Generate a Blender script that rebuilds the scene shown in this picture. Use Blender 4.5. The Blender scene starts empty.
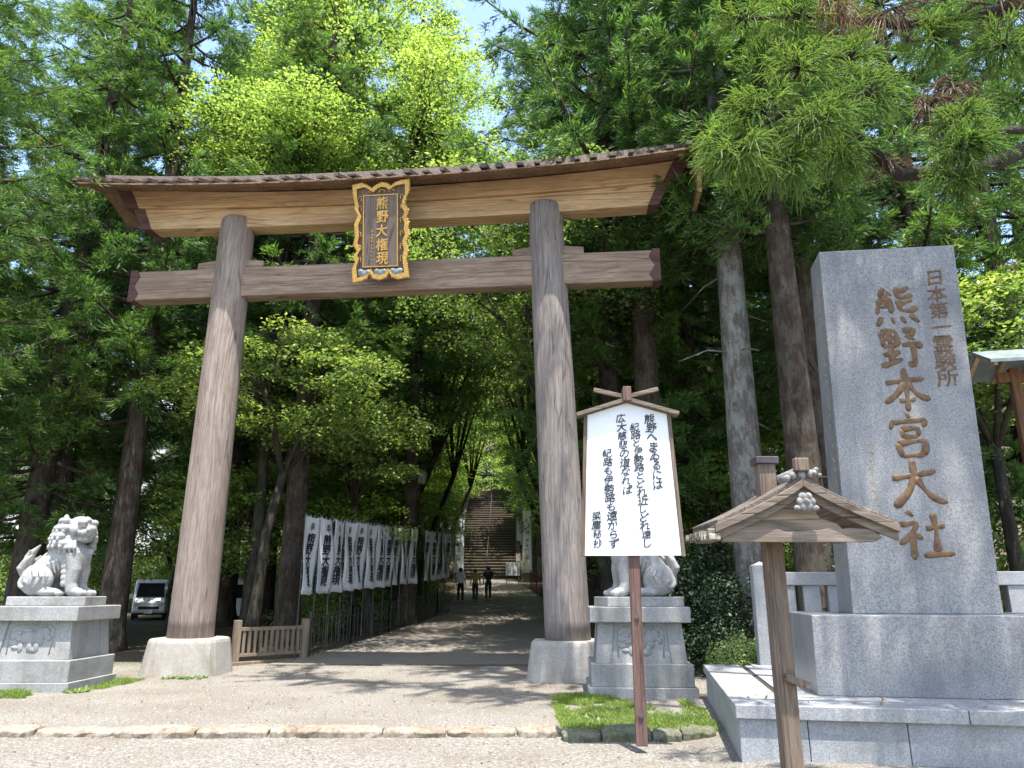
import bpy, bmesh, math, random
import numpy as np
from mathutils import Vector, Matrix
R = math.radians
PI = math.pi
scn = bpy.context.scene
col = scn.collection

# ------------------------------------------------------------------ camera, light, exposure
cam_d = bpy.data.cameras.new('camera')
cam = bpy.data.objects.new('camera', cam_d)
col.objects.link(cam)
cam.location = (0, 0, 1.6)
cam.rotation_euler = (R(90 + 15.7), 0, 0)
cam_d.sensor_width = 36
cam_d.lens = 36 * 740 / 1024
cam_d.clip_start = 0.05
cam_d.clip_end = 800
scn.camera = cam

SUN_EL, SUN_AZ = 74.0, 166.0        # azimuth clockwise from +Y: the sun stands high behind the camera
world = bpy.data.worlds.new('World')
scn.world = world
world.use_nodes = True
wn = world.node_tree
bg = wn.nodes['Background']
sky = wn.nodes.new('ShaderNodeTexSky')
sky.sky_type = 'NISHITA'
sky.sun_disc = False
sky.sun_elevation = R(SUN_EL)
sky.sun_rotation = R(SUN_AZ)
sky.air_density = 1.0
sky.dust_density = 1.5
wn.links.new(sky.outputs[0], bg.inputs[0])
bg.inputs[1].default_value = 0.15
sd = bpy.data.lights.new('sun', 'SUN')
sd.energy = 3.5
sd.angle = R(0.5)
sd.color = (1.0, 0.965, 0.905)
sun = bpy.data.objects.new('sun', sd)
col.objects.link(sun)
_d = Vector((math.sin(R(SUN_AZ)) * math.cos(R(SUN_EL)), math.cos(R(SUN_AZ)) * math.cos(R(SUN_EL)), math.sin(R(SUN_EL))))
sun.rotation_euler = (-_d).to_track_quat('-Z', 'Y').to_euler()
sun.location = (0, -20, 60)
scn.view_settings.view_transform = 'Standard'
scn.view_settings.look = 'None'
scn.view_settings.exposure = 1.85
scn.view_settings.gamma = 1
scn.cycles.use_denoising = True
scn.cycles.max_bounces = 10
scn.cycles.diffuse_bounces = 6
scn.cycles.glossy_bounces = 3
scn.cycles.transmission_bounces = 6
scn.cycles.sample_clamp_indirect = 6


# ------------------------------------------------------------------ material helpers
class NT:
    def __init__(s, name):
        s.m = bpy.data.materials.new(name)
        s.m.use_nodes = True
        s.t = s.m.node_tree
        s.b = s.t.nodes['Principled BSDF']
        s.out = s.t.nodes['Material Output']

    def n(s, typ, **kw):
        k = s.t.nodes.new('ShaderNode' + typ)
        for a, v in kw.items():
            setattr(k, a, v)
        return k

    def l(s, a, b):
        s.t.links.new(a, b)

    def coord(s, kind='Object', scale=(1, 1, 1), rot=(0, 0, 0)):
        c = s.n('TexCoord')
        m = s.n('Mapping')
        m.inputs['Scale'].default_value = scale
        m.inputs['Rotation'].default_value = rot
        if kind == 'World':
            g = s.n('NewGeometry')
            s.l(g.outputs['Position'], m.inputs[0])
        else:
            s.l(c.outputs[kind], m.inputs[0])
        return m.outputs[0]

    def noise(s, vec, scale, detail=4, rough=0.55, dist=0.0):
        k = s.n('TexNoise')
        k.inputs['Scale'].default_value = scale
        k.inputs['Detail'].default_value = detail
        k.inputs['Roughness'].default_value = rough
        k.inputs['Distortion'].default_value = dist
        if vec is not None:
            s.l(vec, k.inputs['Vector'])
        return k.outputs[0]

    def voro(s, vec, scale, feature='F1', out=0):
        k = s.n('TexVoronoi', feature=feature)
        k.inputs['Scale'].default_value = scale
        if vec is not None:
            s.l(vec, k.inputs['Vector'])
        return k.outputs[out]

    def ramp(s, fac, stops):
        k = s.n('ValToRGB')
        e = k.color_ramp.elements
        while len(e) < len(stops):
            e.new(0.5)
        for i, (p, c) in enumerate(stops):
            e[i].position = p
            e[i].color = (c[0], c[1], c[2], 1) if hasattr(c, '__len__') else (c, c, c, 1)
        s.l(fac, k.inputs[0])
        return k.outputs[0]

    def mix(s, fac, a, b, mode='MIX'):
        k = s.n('MixRGB', blend_type=mode)
        for i, v in ((0, fac), (1, a), (2, b)):
            if hasattr(v, 'is_linked') or hasattr(v, 'links'):
                s.l(v, k.inputs[i])
            elif i == 0:
                k.inputs[0].default_value = v
            else:
                k.inputs[i].default_value = (v[0], v[1], v[2], 1)
        return k.outputs[0]

    def bump(s, h, strength=0.5, dist=0.02, prev=None):
        k = s.n('Bump')
        k.inputs['Strength'].default_value = strength
        k.inputs['Distance'].default_value = dist
        s.l(h, k.inputs['Height'])
        if prev is not None:
            s.l(prev, k.inputs['Normal'])
        return k.outputs[0]

    def fin(s, color=None, rough=0.7, normal=None, metal=0.0, spec=None):
        if color is not None:
            if hasattr(color, 'links'):
                s.l(color, s.b.inputs['Base Color'])
            else:
                s.b.inputs['Base Color'].default_value = (color[0], color[1], color[2], 1)
        if hasattr(rough, 'links'):
            s.l(rough, s.b.inputs['Roughness'])
        else:
            s.b.inputs['Roughness'].default_value = rough
        s.b.inputs['Metallic'].default_value = metal
        if spec is not None:
            s.b.inputs['Specular IOR Level'].default_value = spec
        if normal is not None:
            s.l(normal, s.b.inputs['Normal'])
        return s.m


def m_plain(name, c, rough=0.6, metal=0.0, var=0.15, sc=12):
    t = NT(name)
    v = t.coord()
    n = t.noise(v, sc, 5)
    cc = t.ramp(n, [(0.3, [x * (1 - var) for x in c]), (0.7, [min(1, x * (1 + var)) for x in c])])
    return t.fin(cc, rough, t.bump(n, 0.15, 0.01), metal)


def m_wood(name, dark, mid, light, axis='Z', rough=0.75, streak=26, stain=0.5, lichen=None):
    dark, mid, light = [tuple(x * .8 for x in q) for q in (dark, mid, light)]
    t = NT(name)
    sc = {'X': (0.09, 1, 1), 'Y': (1, 0.09, 1), 'Z': (1, 1, 0.09)}[axis]
    v = t.coord('Object', sc)
    n1 = t.noise(v, streak, 7, 0.7, 1.1)
    n2 = t.noise(v, streak * 5, 3, 0.6)
    c = t.ramp(n1, [(0.28, dark), (0.5, mid), (0.72, light)])
    c = t.mix(0.35, c, t.ramp(n2, [(0.3, 0.55), (0.7, 1.0)]), 'MULTIPLY')
    v2 = t.coord('Object', tuple(0.35 if x < 1 else 1 for x in sc))
    n3 = t.noise(v2, 1.6, 5, 0.6, 0.3)
    c = t.mix(t.ramp(n3, [(0.42, 0.0), (0.66, stain)]), c, [x * 0.75 for x in dark])
    if lichen:
        n4 = t.noise(v2, 3.1, 6, 0.7)
        c = t.mix(t.ramp(n4, [(0.56, 0.0), (0.68, 0.7)]), c, lichen)
    # long drying cracks
    vc = t.coord('Object', tuple(0.25 * x if x < 1 else x for x in sc))
    w = t.voro(vc, 9, 'DISTANCE_TO_EDGE')
    cr = t.ramp(w, [(0.0, 0.18), (0.03, 1.0)])
    c = t.mix(0.7, c, cr, 'MULTIPLY')
    b = t.bump(n1, 0.5, 0.01)
    b = t.bump(cr, 0.4, 0.01, b)
    return t.fin(c, rough, b, spec=0.25)


def m_stone(name, lo, hi, speck=150, stain=0.45, rough=0.75, stain_c=(0.12, 0.12, 0.1), streaks=True):
    lo, hi = [tuple(x * .8 for x in q) for q in (lo, hi)]
    t = NT(name)
    v = t.coord()
    n = t.noise(v, speck, 2, 0.8)
    n0 = t.noise(v, speck * 0.45, 2, 0.7)
    c = t.mix(0.5, t.ramp(n, [(0.36, lo), (0.62, hi)]), t.ramp(n0, [(0.35, lo), (0.65, hi)]))
    big = t.noise(v, 1.4, 6, 0.62, 0.3)
    c = t.mix(t.ramp(big, [(0.45, 0.0), (0.7, stain)]), c, stain_c)
    if streaks:
        vs = t.coord('Object', (1, 1, 0.08))
        st = t.noise(vs, 5.5, 6, 0.7, 0.4)
        c = t.mix(t.ramp(st, [(0.5, 0.0), (0.72, stain * 0.9)]), c, stain_c)
    b = t.bump(n0, 0.25, 0.006)
    b = t.bump(t.noise(v, 9, 5), 0.25, 0.02, b)
    return t.fin(c, rough, b, spec=0.35)


def m_leaf(name, cols, trans, tr=0.5, dead=None, nscale=0.35):
    t = NT(name)
    g = t.n('NewGeometry')
    oi = t.n('ObjectInfo')
    c = t.ramp(g.outputs['Random Per Island'], [(0.0, cols[0]), (0.55, cols[1]), (1.0, cols[2])])
    n = t.noise(g.outputs['Position'], nscale, 3)
    c = t.mix(0.8, c, t.ramp(n, [(0.3, (0.6, 0.68, 0.66)), (0.5, (0.95, 0.95, 0.9)), (0.7, (1.25, 1.15, 0.8))]), 'MULTIPLY')
    c = t.mix(0.4, c, t.ramp(oi.outputs['Random'], [(0.0, (0.7, 0.78, 0.85)), (1.0, (1.25, 1.15, 0.85))]), 'MULTIPLY')
    if dead:
        n2 = t.noise(g.outputs['Position'], 1.1, 3)
        c = t.mix(t.ramp(n2, [(0.66, 0.0), (0.72, 0.85)]), c, dead)
    t.l(c, t.b.inputs['Base Color'])
    t.b.inputs['Roughness'].default_value = 0.5
    t.b.inputs['Specular IOR Level'].default_value = 0.4
    tl = t.n('BsdfTranslucent')
    tc = t.mix(1.0, c, trans, 'MULTIPLY')
    t.l(tc, tl.inputs[0])
    ms = t.n('MixShader')
    ms.inputs[0].default_value = tr
    t.l(t.b.outputs[0], ms.inputs[1])
    t.l(tl.outputs[0], ms.inputs[2])
    t.l(ms.outputs[0], t.out.inputs[0])
    return t.m


def m_bark(name, dark, mid, lichen, lf=0.6):
    t = NT(name)
    v = t.coord('Object', (1, 1, 0.12))
    n1 = t.noise(v, 14, 6, 0.7, 0.5)
    n2 = t.noise(t.coord('Object', (1, 1, .5)), 4.5, 7, 0.75)
    n3 = t.noise(t.coord('Object', (1, 1, .35)), 26, 5, 0.75)
    c = t.ramp(n1, [(0.3, dark), (0.7, mid)])
    c = t.mix(t.ramp(n2, [(0.46, 0.0), (0.56, lf)]), c, lichen)
    c = t.mix(0.5, c, t.ramp(n3, [(0.3, 0.45), (0.6, 1.1)]), 'MULTIPLY')
    b = t.bump(n1, 0.9, 0.05)
    b = t.bump(n3, 0.5, 0.02, b)
    return t.fin(c, 0.9, b, spec=0.2)


def m_ground():
    t = NT('ground_gravel')
    v = t.coord('World')
    n = t.noise(v, 36, 4, 0.8)
    n2 = t.noise(v, 13, 4, 0.75)
    c = t.ramp(n, [(0.34, (0.088, 0.08, 0.067)), (0.5, (0.22, 0.202, 0.172)), (0.66, (0.395, 0.37, 0.325))])
    c = t.mix(0.45, c, t.ramp(n2, [(0.3, 0.55), (0.7, 1.15)]), 'MULTIPLY')
    big = t.noise(v, 0.55, 5, 0.6)
    c = t.mix(t.ramp(big, [(0.42, 0.0), (0.7, 0.62)]), c, (0.14, 0.112, 0.082))
    # fallen needles and soil under the trees beyond the gate
    sp = t.n('SeparateXYZ')
    t.l(v, sp.inputs[0])
    dn = t.noise(v, 0.8, 4)
    ad = t.n('MATH' if False else 'Math', operation='MULTIPLY_ADD')
    t.l(dn, ad.inputs[0])
    ad.inputs[1].default_value = 2.5
    t.l(sp.outputs[1], ad.inputs[2])
    mr = t.n('MapRange')
    t.l(ad.outputs[0], mr.inputs[0])
    mr.inputs[1].default_value = 18.2
    mr.inputs[2].default_value = 19.6
    soil = t.ramp(t.noise(v, 16, 5, 0.7), [(0.3, (0.05, 0.038, 0.024)), (0.6, (0.13, 0.1, 0.065)), (0.8, (0.2, 0.16, 0.09))])
    moss = t.noise(v, 0.5, 4)
    soil = t.mix(t.ramp(moss, [(0.5, 0.0), (0.65, 0.6)]), soil, (0.07, 0.1, 0.03))
    c = t.mix(mr.outputs[0], c, soil)
    b = t.bump(n, 0.9, 0.02)
    b = t.bump(n2, 0.5, 0.04, b)
    return t.fin(c, 0.95, b, spec=0.15)


def m_path():
    t = NT('path_gravel')
    v = t.coord('World')
    n = t.noise(v, 55, 3, 0.75)
    n2 = t.noise(v, 18, 4, 0.7)
    c = t.ramp(n, [(0.3, (0.105, 0.09, 0.072)), (0.5, (0.22, 0.193, 0.158)), (0.72, (0.36, 0.325, 0.275))])
    c = t.mix(0.4, c, t.ramp(n2, [(0.3, 0.6), (0.7, 1.1)]), 'MULTIPLY')
    big = t.noise(t.coord('World', (1, 0.35, 1)), 0.7, 5, 0.6)
    c = t.mix(t.ramp(big, [(0.45, 0.0), (0.7, 0.5)]), c, (0.15, 0.125, 0.095))
    b = t.bump(n, 0.9, 0.02)
    return t.fin(c, 0.95, b, spec=0.15)


M = {}
M['ground'] = m_ground()
M['path'] = m_path()
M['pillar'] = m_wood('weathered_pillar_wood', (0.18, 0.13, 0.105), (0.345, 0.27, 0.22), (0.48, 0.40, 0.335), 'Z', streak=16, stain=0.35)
M['pillar_shaded'] = m_wood('shaded_pillar_wood', (0.145, 0.115, 0.1), (0.29, 0.245, 0.215), (0.43, 0.38, 0.345), 'Z', streak=16, stain=0.4)  # right pillar: its shade is put into a darker, greyer wood colour
M['lintel'] = m_wood('tan_lintel_wood', (0.38, 0.215, 0.1), (0.65, 0.43, 0.23), (0.80, 0.60, 0.36), 'X', streak=10, stain=0.45)
M['tie'] = m_wood('brown_tie_wood', (0.17, 0.112, 0.075), (0.35, 0.25, 0.175), (0.50, 0.385, 0.285), 'X', streak=12, stain=0.5)
M['cap'] = m_wood('dark_end_paint', (0.085, 0.04, 0.035), (0.13, 0.065, 0.055), (0.17, 0.09, 0.08), 'X', streak=12, stain=0.3)
M['roof'] = m_wood('bark_shingle', (0.15, 0.085, 0.05), (0.27, 0.165, 0.1), (0.40, 0.27, 0.18), 'Y', streak=14, stain=0.5)
M['batten'] = m_wood('grey_batten', (0.06, 0.042, 0.033), (0.125, 0.095, 0.075), (0.24, 0.2, 0.165), 'Y', streak=20, stain=0.3)
M['post'] = m_wood('red_brown_post', (0.10, 0.055, 0.045), (0.18, 0.105, 0.085), (0.27, 0.17, 0.14), 'Z', streak=24, stain=0.4)
M['shedwood'] = m_wood('silvered_roof_wood', (0.11, 0.08, 0.057), (0.23, 0.18, 0.135), (0.38, 0.31, 0.245), 'X', streak=22, stain=0.55)
M['shedwood_y'] = m_wood('silvered_roof_board', (0.09, 0.07, 0.056), (0.19, 0.155, 0.125), (0.31, 0.265, 0.22), 'Y', streak=22, stain=0.5, lichen=(0.4, 0.38, 0.3))
M['shedpost'] = m_wood('pale_brown_post', (0.10, 0.07, 0.05), (0.2, 0.145, 0.105), (0.31, 0.24, 0.18), 'Z', streak=24, stain=0.4)
M['fencewood'] = m_wood('fence_wood', (0.16, 0.115, 0.075), (0.30, 0.225, 0.155), (0.43, 0.34, 0.25), 'Z', streak=20, stain=0.35)
M['granite'] = m_stone('grey_granite', (0.19, 0.195, 0.2), (0.50, 0.5, 0.5), 130, 0.4, 0.55)
M['granite_dark'] = m_stone('blue_grey_granite', (0.13, 0.128, 0.128), (0.46, 0.452, 0.44), 105, 0.55, 0.36, (0.10, 0.105, 0.115))
M['pedestal'] = m_stone('weathered_granite', (0.2, 0.195, 0.185), (0.48, 0.47, 0.445), 110, 0.6, 0.8)
M['lionstone'] = m_stone('pale_lion_stone', (0.27, 0.26, 0.245), (0.47, 0.46, 0.435), 60, 0.75, 0.9, (0.10, 0.1, 0.085), streaks=False)
M['basestone'] = m_stone('plinth_concrete', (0.33, 0.31, 0.28), (0.5, 0.475, 0.43), 60, 0.6, 0.85, (0.2, 0.165, 0.11))
M['kerb'] = m_stone('rough_kerb_rock', (0.17, 0.13, 0.09), (0.42, 0.36, 0.28), 20, 0.65, 0.9, (0.13, 0.09, 0.055), False)
M['mosskerb'] = m_stone('mossy_kerb_rock', (0.07, 0.07, 0.045), (0.2, 0.2, 0.14), 30, 0.5, 0.95, (0.06, 0.08, 0.02), False)
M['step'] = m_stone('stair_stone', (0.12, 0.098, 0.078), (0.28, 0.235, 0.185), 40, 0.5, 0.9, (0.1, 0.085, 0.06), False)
M['step_shaded'] = m_stone('shaded_step_stone', (0.05, 0.04, 0.03), (0.13, 0.11, 0.08), 40, 0.5, 0.95, (0.05, 0.05, 0.03), False)  # darker stair stone, the shade under the treads put into its colour
M['gold'] = m_plain('aged_gold', (0.45, 0.26, 0.055), 0.45, 0.35, 0.35, 30)
M['plaquewood'] = m_wood('plaque_wood', (0.085, 0.058, 0.04), (0.155, 0.105, 0.075), (0.23, 0.165, 0.12), 'Z', streak=22, stain=0.3)
M['cloudpaint'] = m_plain('blue_grey_cloud_paint', (0.16, 0.19, 0.19), 0.6, 0, 0.4, 20)
M['letter'] = m_plain('carved_brown_letter', (0.125, 0.066, 0.024), 0.55, 0, 0.6, 14)
M['letter_small'] = m_plain('faded_gilt_letter', (0.36, 0.27, 0.11), 0.7, 0, 0.4, 25)
M['ink'] = m_plain('black_ink', (0.018, 0.018, 0.022), 0.55, 0, 0.3, 40)
M['whiteboard'] = m_plain('white_board_paint', (0.70, 0.71, 0.72), 0.45, 0, 0.03, 3)
M['iron'] = m_plain('dark_iron', (0.05, 0.042, 0.036), 0.6, 0.2, 0.3)
M['redrail'] = m_plain('dark_red_rail', (0.11, 0.018, 0.022), 0.6, 0, 0.3)
M['bolt'] = m_plain('steel_bolt', (0.12, 0.11, 0.10), 0.45, 0.6, 0.2)
M['copper'] = m_plain('dark_copper_cap', (0.06, 0.045, 0.055), 0.5, 0.3, 0.4)
M['whitecarve'] = m_plain('pale_carved_ornament', (.17, .165, .15), .85, 0, .6, 40)
M['leaf_cedar'] = m_leaf('cedar_foliage', [(0.04, 0.095, 0.03), (0.082, 0.165, 0.045), (0.16, 0.245, 0.075)], (1.45, 1.5, 0.8), 0.46, (0.16, 0.085, 0.04))
M['leaf_near'] = m_leaf('cedar_needle', [(0.07, 0.14, 0.04), (0.135, 0.235, 0.065), (0.24, 0.33, 0.10)], (1.5, 1.45, 0.85), 0.52)
M['leaf_dead'] = m_leaf('dead_cedar_needle', [(0.14, 0.085, 0.05), (0.22, 0.145, 0.085), (0.32, 0.22, 0.14)], (1, 1, 1), 0.3)
M['leaf_bright'] = m_leaf('bright_maple_leaf', [(0.13, 0.22, 0.045), (0.22, 0.33, 0.075), (0.34, 0.44, 0.14)], (1.35, 1.35, 0.95), 0.55)
M['leaf_mid'] = m_leaf('broad_leaf', [(0.09, 0.155, 0.045), (0.165, 0.25, 0.08), (0.31, 0.38, 0.17)], (1.5, 1.5, 0.8), 0.48)
M['leaf_dark'] = m_leaf('dark_hedge_leaf', [(0.008, 0.022, 0.01), (0.016, 0.038, 0.014), (0.032, 0.062, 0.02)], (1.3, 1.5, 0.8), 0.3)
M['grass'] = m_leaf('lawn_grass', [(0.11, 0.18, 0.04), (0.19, 0.28, 0.06), (0.32, 0.38, 0.11)], (1.3, 1.3, 0.8), 0.45)
M['bark'] = m_bark('cedar_bark', (0.022, 0.015, 0.011), (0.085, 0.058, 0.042), (0.13, 0.125, 0.095), 0.4)
M['bark_pale'] = m_bark('pale_cedar_bark', (0.07, 0.058, 0.048), (0.19, 0.165, 0.14), (0.27, 0.27, 0.235), 0.7)
M['bark_dark'] = m_bark('dark_bark', (0.015, 0.012, 0.01), (0.06, 0.045, 0.035), (0.08, 0.085, 0.05), 0.5)


# ------------------------------------------------------------------ object helpers
def link(o, parent=None):
    col.objects.link(o)
    if parent is not None:
        o.parent = parent
    return o


def tag(o, label=None, cat=None, group=None, kind=None):
    if label:
        o['label'] = label
    if cat:
        o['category'] = cat
    if group:
        o['group'] = group
    if kind:
        o['kind'] = kind
    return o


def empty(name, loc, rz=0.0, label=None, cat=None, group=None):
    o = bpy.data.objects.new(name, None)
    o.empty_display_size = 0.2
    o.location = loc
    o.rotation_euler = (0, 0, rz)
    link(o)
    return tag(o, label, cat, group)


def copy_tree(o, parent=None):
    c = o.copy()
    col.objects.link(c)
    if parent is not None:
        c.parent = parent
    for ch in list(o.children):
        copy_tree(ch, c)
    return c


class MB:
    """collects vertices and faces, then links them as ONE mesh object"""
    def __init__(s):
        s.v = []
        s.f = []

    def add(s, vs, fs):
        k = len(s.v)
        s.v += [tuple(v) for v in vs]
        s.f += [tuple(i + k for i in f) for f in fs]
        return s

    def box(s, c, d, rz=0.0, rot=None, taper=1.0):
        m = rot if rot is not None else Matrix.Rotation(rz, 3, 'Z')
        vs = []
        for z in (-1, 1):
            q = taper if z > 0 else 1.0
            for x, y in ((-1, -1), (1, -1), (1, 1), (-1, 1)):
                vs.append(Vector(c) + m @ Vector((x * d[0] / 2 * q, y * d[1] / 2 * q, z * d[2] / 2)))
        return s.add(vs, [(3, 2, 1, 0), (4, 5, 6, 7), (0, 1, 5, 4), (1, 2, 6, 5), (2, 3, 7, 6), (3, 0, 4, 7)])

    def hexa(s, vs):
        return s.add(vs, [(3, 2, 1, 0), (4, 5, 6, 7), (0, 1, 5, 4), (1, 2, 6, 5), (2, 3, 7, 6), (3, 0, 4, 7)])

    def tube(s, pts, rad, n=8, cap=True):
        pts = [Vector(p) for p in pts]
        if not hasattr(rad, '__len__'):
            rad = [rad] * len(pts)
        vs, fs = [], []
        ref = None
        for i, p in enumerate(pts):
            d = (pts[min(i + 1, len(pts) - 1)] - pts[max(i - 1, 0)]).normalized()
            if ref is None:
                ref = Vector((1, 0, 0)) if abs(d.x) < 0.9 else Vector((0, 1, 0))
            a = (ref - d * ref.dot(d)).normalized()
            ref = a
            b = d.cross(a)
            for k in range(n):
                t = 2 * PI * k / n
                vs.append(p + (a * math.cos(t) + b * math.sin(t)) * rad[i])
        for i in range(len(pts) - 1):
            for k in range(n):
                fs.append((i * n + k, i * n + (k + 1) % n, (i + 1) * n + (k + 1) % n, (i + 1) * n + k))
        if cap:
            fs.append(tuple(reversed(range(n))))
            fs.append(tuple(range((len(pts) - 1) * n, len(pts) * n)))
        return s.add(vs, fs)

    def loft(s, rings, cap=True):
        n = len(rings[0])
        vs = [p for r in rings for p in r]
        fs = []
        for i in range(len(rings) - 1):
            for k in range(n):
                fs.append((i * n + k, i * n + (k + 1) % n, (i + 1) * n + (k + 1) % n, (i + 1) * n + k))
        if cap:
            fs.append(tuple(reversed(range(n))))
            fs.append(tuple(range((len(rings) - 1) * n, len(rings) * n)))
        return s.add(vs, fs)

    def ball(s, c, r, nu=12, nv=8, rot=None):
        if not hasattr(r, '__len__'):
            r = (r, r, r)
        m = rot if rot is not None else Matrix.Identity(3)
        rings = []
        vs = []
        for j in range(1, nv):
            ph = PI * j / nv
            for i in range(nu):
                th = 2 * PI * i / nu
                vs.append(Vector(c) + m @ Vector((r[0] * math.sin(ph) * math.cos(th), r[1] * math.sin(ph) * math.sin(th), -r[2] * math.cos(ph))))
        k = len(vs)
        vs.append(Vector(c) + m @ Vector((0, 0, -r[2])))
        vs.append(Vector(c) + m @ Vector((0, 0, r[2])))
        fs = []
        for j in range(nv - 2):
            for i in range(nu):
                fs.append((j * nu + i, j * nu + (i + 1) % nu, (j + 1) * nu + (i + 1) % nu, (j + 1) * nu + i))
        for i in range(nu):
            fs.append((k, (i + 1) % nu, i))
            fs.append((k + 1, (nv - 2) * nu + i, (nv - 2) * nu + (i + 1) % nu))
        return s.add(vs, fs)

    def prism(s, poly, y0, y1):
        """polygon in x,z extruded along y"""
        n = len(poly)
        vs = [(x, y0, z) for x, z in poly] + [(x, y1, z) for x, z in poly]
        fs = [tuple(range(n)), tuple(reversed(range(n, 2 * n)))]
        for i in range(n):
            j = (i + 1) % n
            fs.append((j, i, n + i, n + j))
        return s.add(vs, fs)

    def build(s, name, mat, parent=None, smooth=False, bevel=0.0, seg=2, fix=True):
        me = bpy.data.meshes.new(name)
        me.from_pydata(s.v, [], s.f)
        if fix:
            b = bmesh.new()
            b.from_mesh(me)
            bmesh.ops.recalc_face_normals(b, faces=b.faces)
            b.to_mesh(me)
            b.free()
        if smooth:
            me.polygons.foreach_set('use_smooth', [True] * len(me.polygons))
        me.materials.append(mat)
        o = bpy.data.objects.new(name, me)
        link(o, parent)
        if bevel > 0:
            bm_ = o.modifiers.new('bevel', 'BEVEL')
            bm_.width = bevel
            bm_.segments = seg
            bm_.limit_method = 'ANGLE'
            bm_.angle_limit = R(35)
        return o


def quads_mesh(name, V, mat, F=None):
    """V: N x 4 x 3 array of quads -> mesh"""
    me = bpy.data.meshes.new(name)
    if F is None:
        n = V.shape[0]
        vv = V.reshape(-1, 3)
        ff = np.arange(n * 4, dtype=np.int32)
    else:
        vv = V
        n = F.shape[0]
        ff = F.reshape(-1).astype(np.int32)
    me.vertices.add(len(vv))
    me.vertices.foreach_set('co', np.ascontiguousarray(vv, dtype=np.float32).ravel())
    me.loops.add(n * 4)
    me.loops.foreach_set('vertex_index', ff)
    me.polygons.add(n)
    me.polygons.foreach_set('loop_start', np.arange(0, n * 4, 4, dtype=np.int32))
    me.polygons.foreach_set('loop_total', np.full(n, 4, dtype=np.int32))
    me.update(calc_edges=True)
    me.materials.append(mat)
    return me


def unit(a):
    return a / (np.linalg.norm(a, axis=-1, keepdims=True) + 1e-9)


def ribbons(B, D, L, W, droop, rng):
    """curved narrow leaf strips: base, direction, length, width -> verts, faces"""
    n = len(B)
    D = unit(D)
    side = unit(np.cross(D, unit(rng.normal(size=(n, 3)))))
    L = L[:, None]
    W = W[:, None]
    down = np.array([0, 0, -1.0])
    P1 = B + D * L * 0.5 + down * droop * L * 0.22
    P2 = B + D * L + down * droop * L * 0.75
    V = np.stack([B - side * W * 0.3, B + side * W * 0.3, P1 + side * W * 0.5, P1 - side * W * 0.5, P2 + side * W * 0.12, P2 - side * W * 0.12], 1)
    k = np.arange(n)[:, None] * 6
    F = np.concatenate([k + np.array([0, 1, 2, 3]), k + np.array([3, 2, 4, 5])], 0)
    return V.reshape(-1, 3), F


def kites(B, D, N, L, W):
    """flat kite-shaped leaves"""
    D = unit(D)
    S = unit(np.cross(D, N))
    L = L[:, None]
    W = W[:, None]
    return np.stack([B, B + D * L * 0.45 + S * W * 0.5, B + D * L, B + D * L * 0.45 - S * W * 0.5], 1)


# ------------------------------------------------------------------ lettering
_glyph = {}


def glyph(ch, off=0.0, ext=0.004):
    key = (ch, off, ext)
    if key in _glyph:
        return _glyph[key]
    cu = bpy.data.curves.new('glyph', 'FONT')
    cu.body = ch
    cu.size = 1.0
    cu.offset = off
    cu.extrude = ext
    cu.resolution_u = 3
    o = bpy.data.objects.new('glyph', cu)
    col.objects.link(o)
    dg = bpy.context.evaluated_depsgraph_get()
    dg.update()
    me = bpy.data.meshes.new_from_object(o.evaluated_get(dg))
    vs = [tuple(v.co) for v in me.vertices]
    fs = [tuple(p.vertices) for p in me.polygons]
    bpy.data.objects.remove(o)
    bpy.data.curves.remove(cu)
    bpy.data.meshes.remove(me)
    if vs:
        xs = [v[0] for v in vs]
        ys = [v[1] for v in vs]
        cx, cy = (min(xs) + max(xs)) / 2, (min(ys) + max(ys)) / 2
        h = max(max(xs) - min(xs), max(ys) - min(ys), 1e-4)
        vs = [((v[0] - cx), (v[1] - cy), v[2]) for v in vs]
    _glyph[key] = (vs, fs)
    return _glyph[key]


def put_char(mb, ch, x, z, size, y, bold=0.0, rot=0.0, sx=1.0, shear=0.0, depth=0.004, jag=0.0):
    """character upright in the x,z plane facing -y, centred on (x, z); extra strokes laid side by side thicken it like a full brush"""
    vs, fs = glyph(ch, 0.0, 1.0)
    c, s = math.cos(rot), math.sin(rot)
    shifts = [(0, 0)]
    if bold:
        shifts += [(bold, bold * .4), (-bold, -bold * .4), (bold * .3, -bold), (-bold * .3, bold)]
        if bold > .02:
            shifts += [(bold * .5, bold * .9), (-bold * .5, -bold * .9)]
    for q, (ox, oz) in enumerate(shifts):
        out = []
        for (a, b, d) in vs:
            a2 = a * size * sx + shear * b * size
            b2 = b * size
            b2 += shear * 0.8 * a * size
            if jag:
                a2 += jag * size * math.sin(b * 9 + x * 7)
                b2 += jag * size * math.sin(a * 8 + z * 5)
            a2 += ox * size
            b2 += oz * size
            out.append((x + a2 * c - b2 * s, y - ((depth + .0004 * q) if d > 0 else -depth), z + a2 * s + b2 * c))
        mb.add(out, fs)


def scribbles(mb, x, z0, z1, y, n, size, rnd, lean=0.0):
    """faded illegible strokes in a column"""
    for i in range(n):
        t = (i + 0.5) / n
        cz = z0 + (z1 - z0) * t
        cx = x + lean * t
        for k in range(rnd.choice((2, 3, 3, 4))):
            a = rnd.choice((0.05, 0.1, 1.45, 1.6, 0.8, -0.8))
            l = size * rnd.uniform(0.3, 0.8)
            px, pz = cx + rnd.uniform(-.3, .3) * size, cz + rnd.uniform(-.35, .35) * size
            mb.box((px, y, pz), (l, 0.004, size * 0.11), rot=Matrix.Rotation(a, 3, 'Y'))


# ------------------------------------------------------------------ terrain
def sstep(a, b, x):
    t = min(1.0, max(0.0, (x - a) / (b - a)))
    return t * t * (3 - 2 * t)


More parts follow.
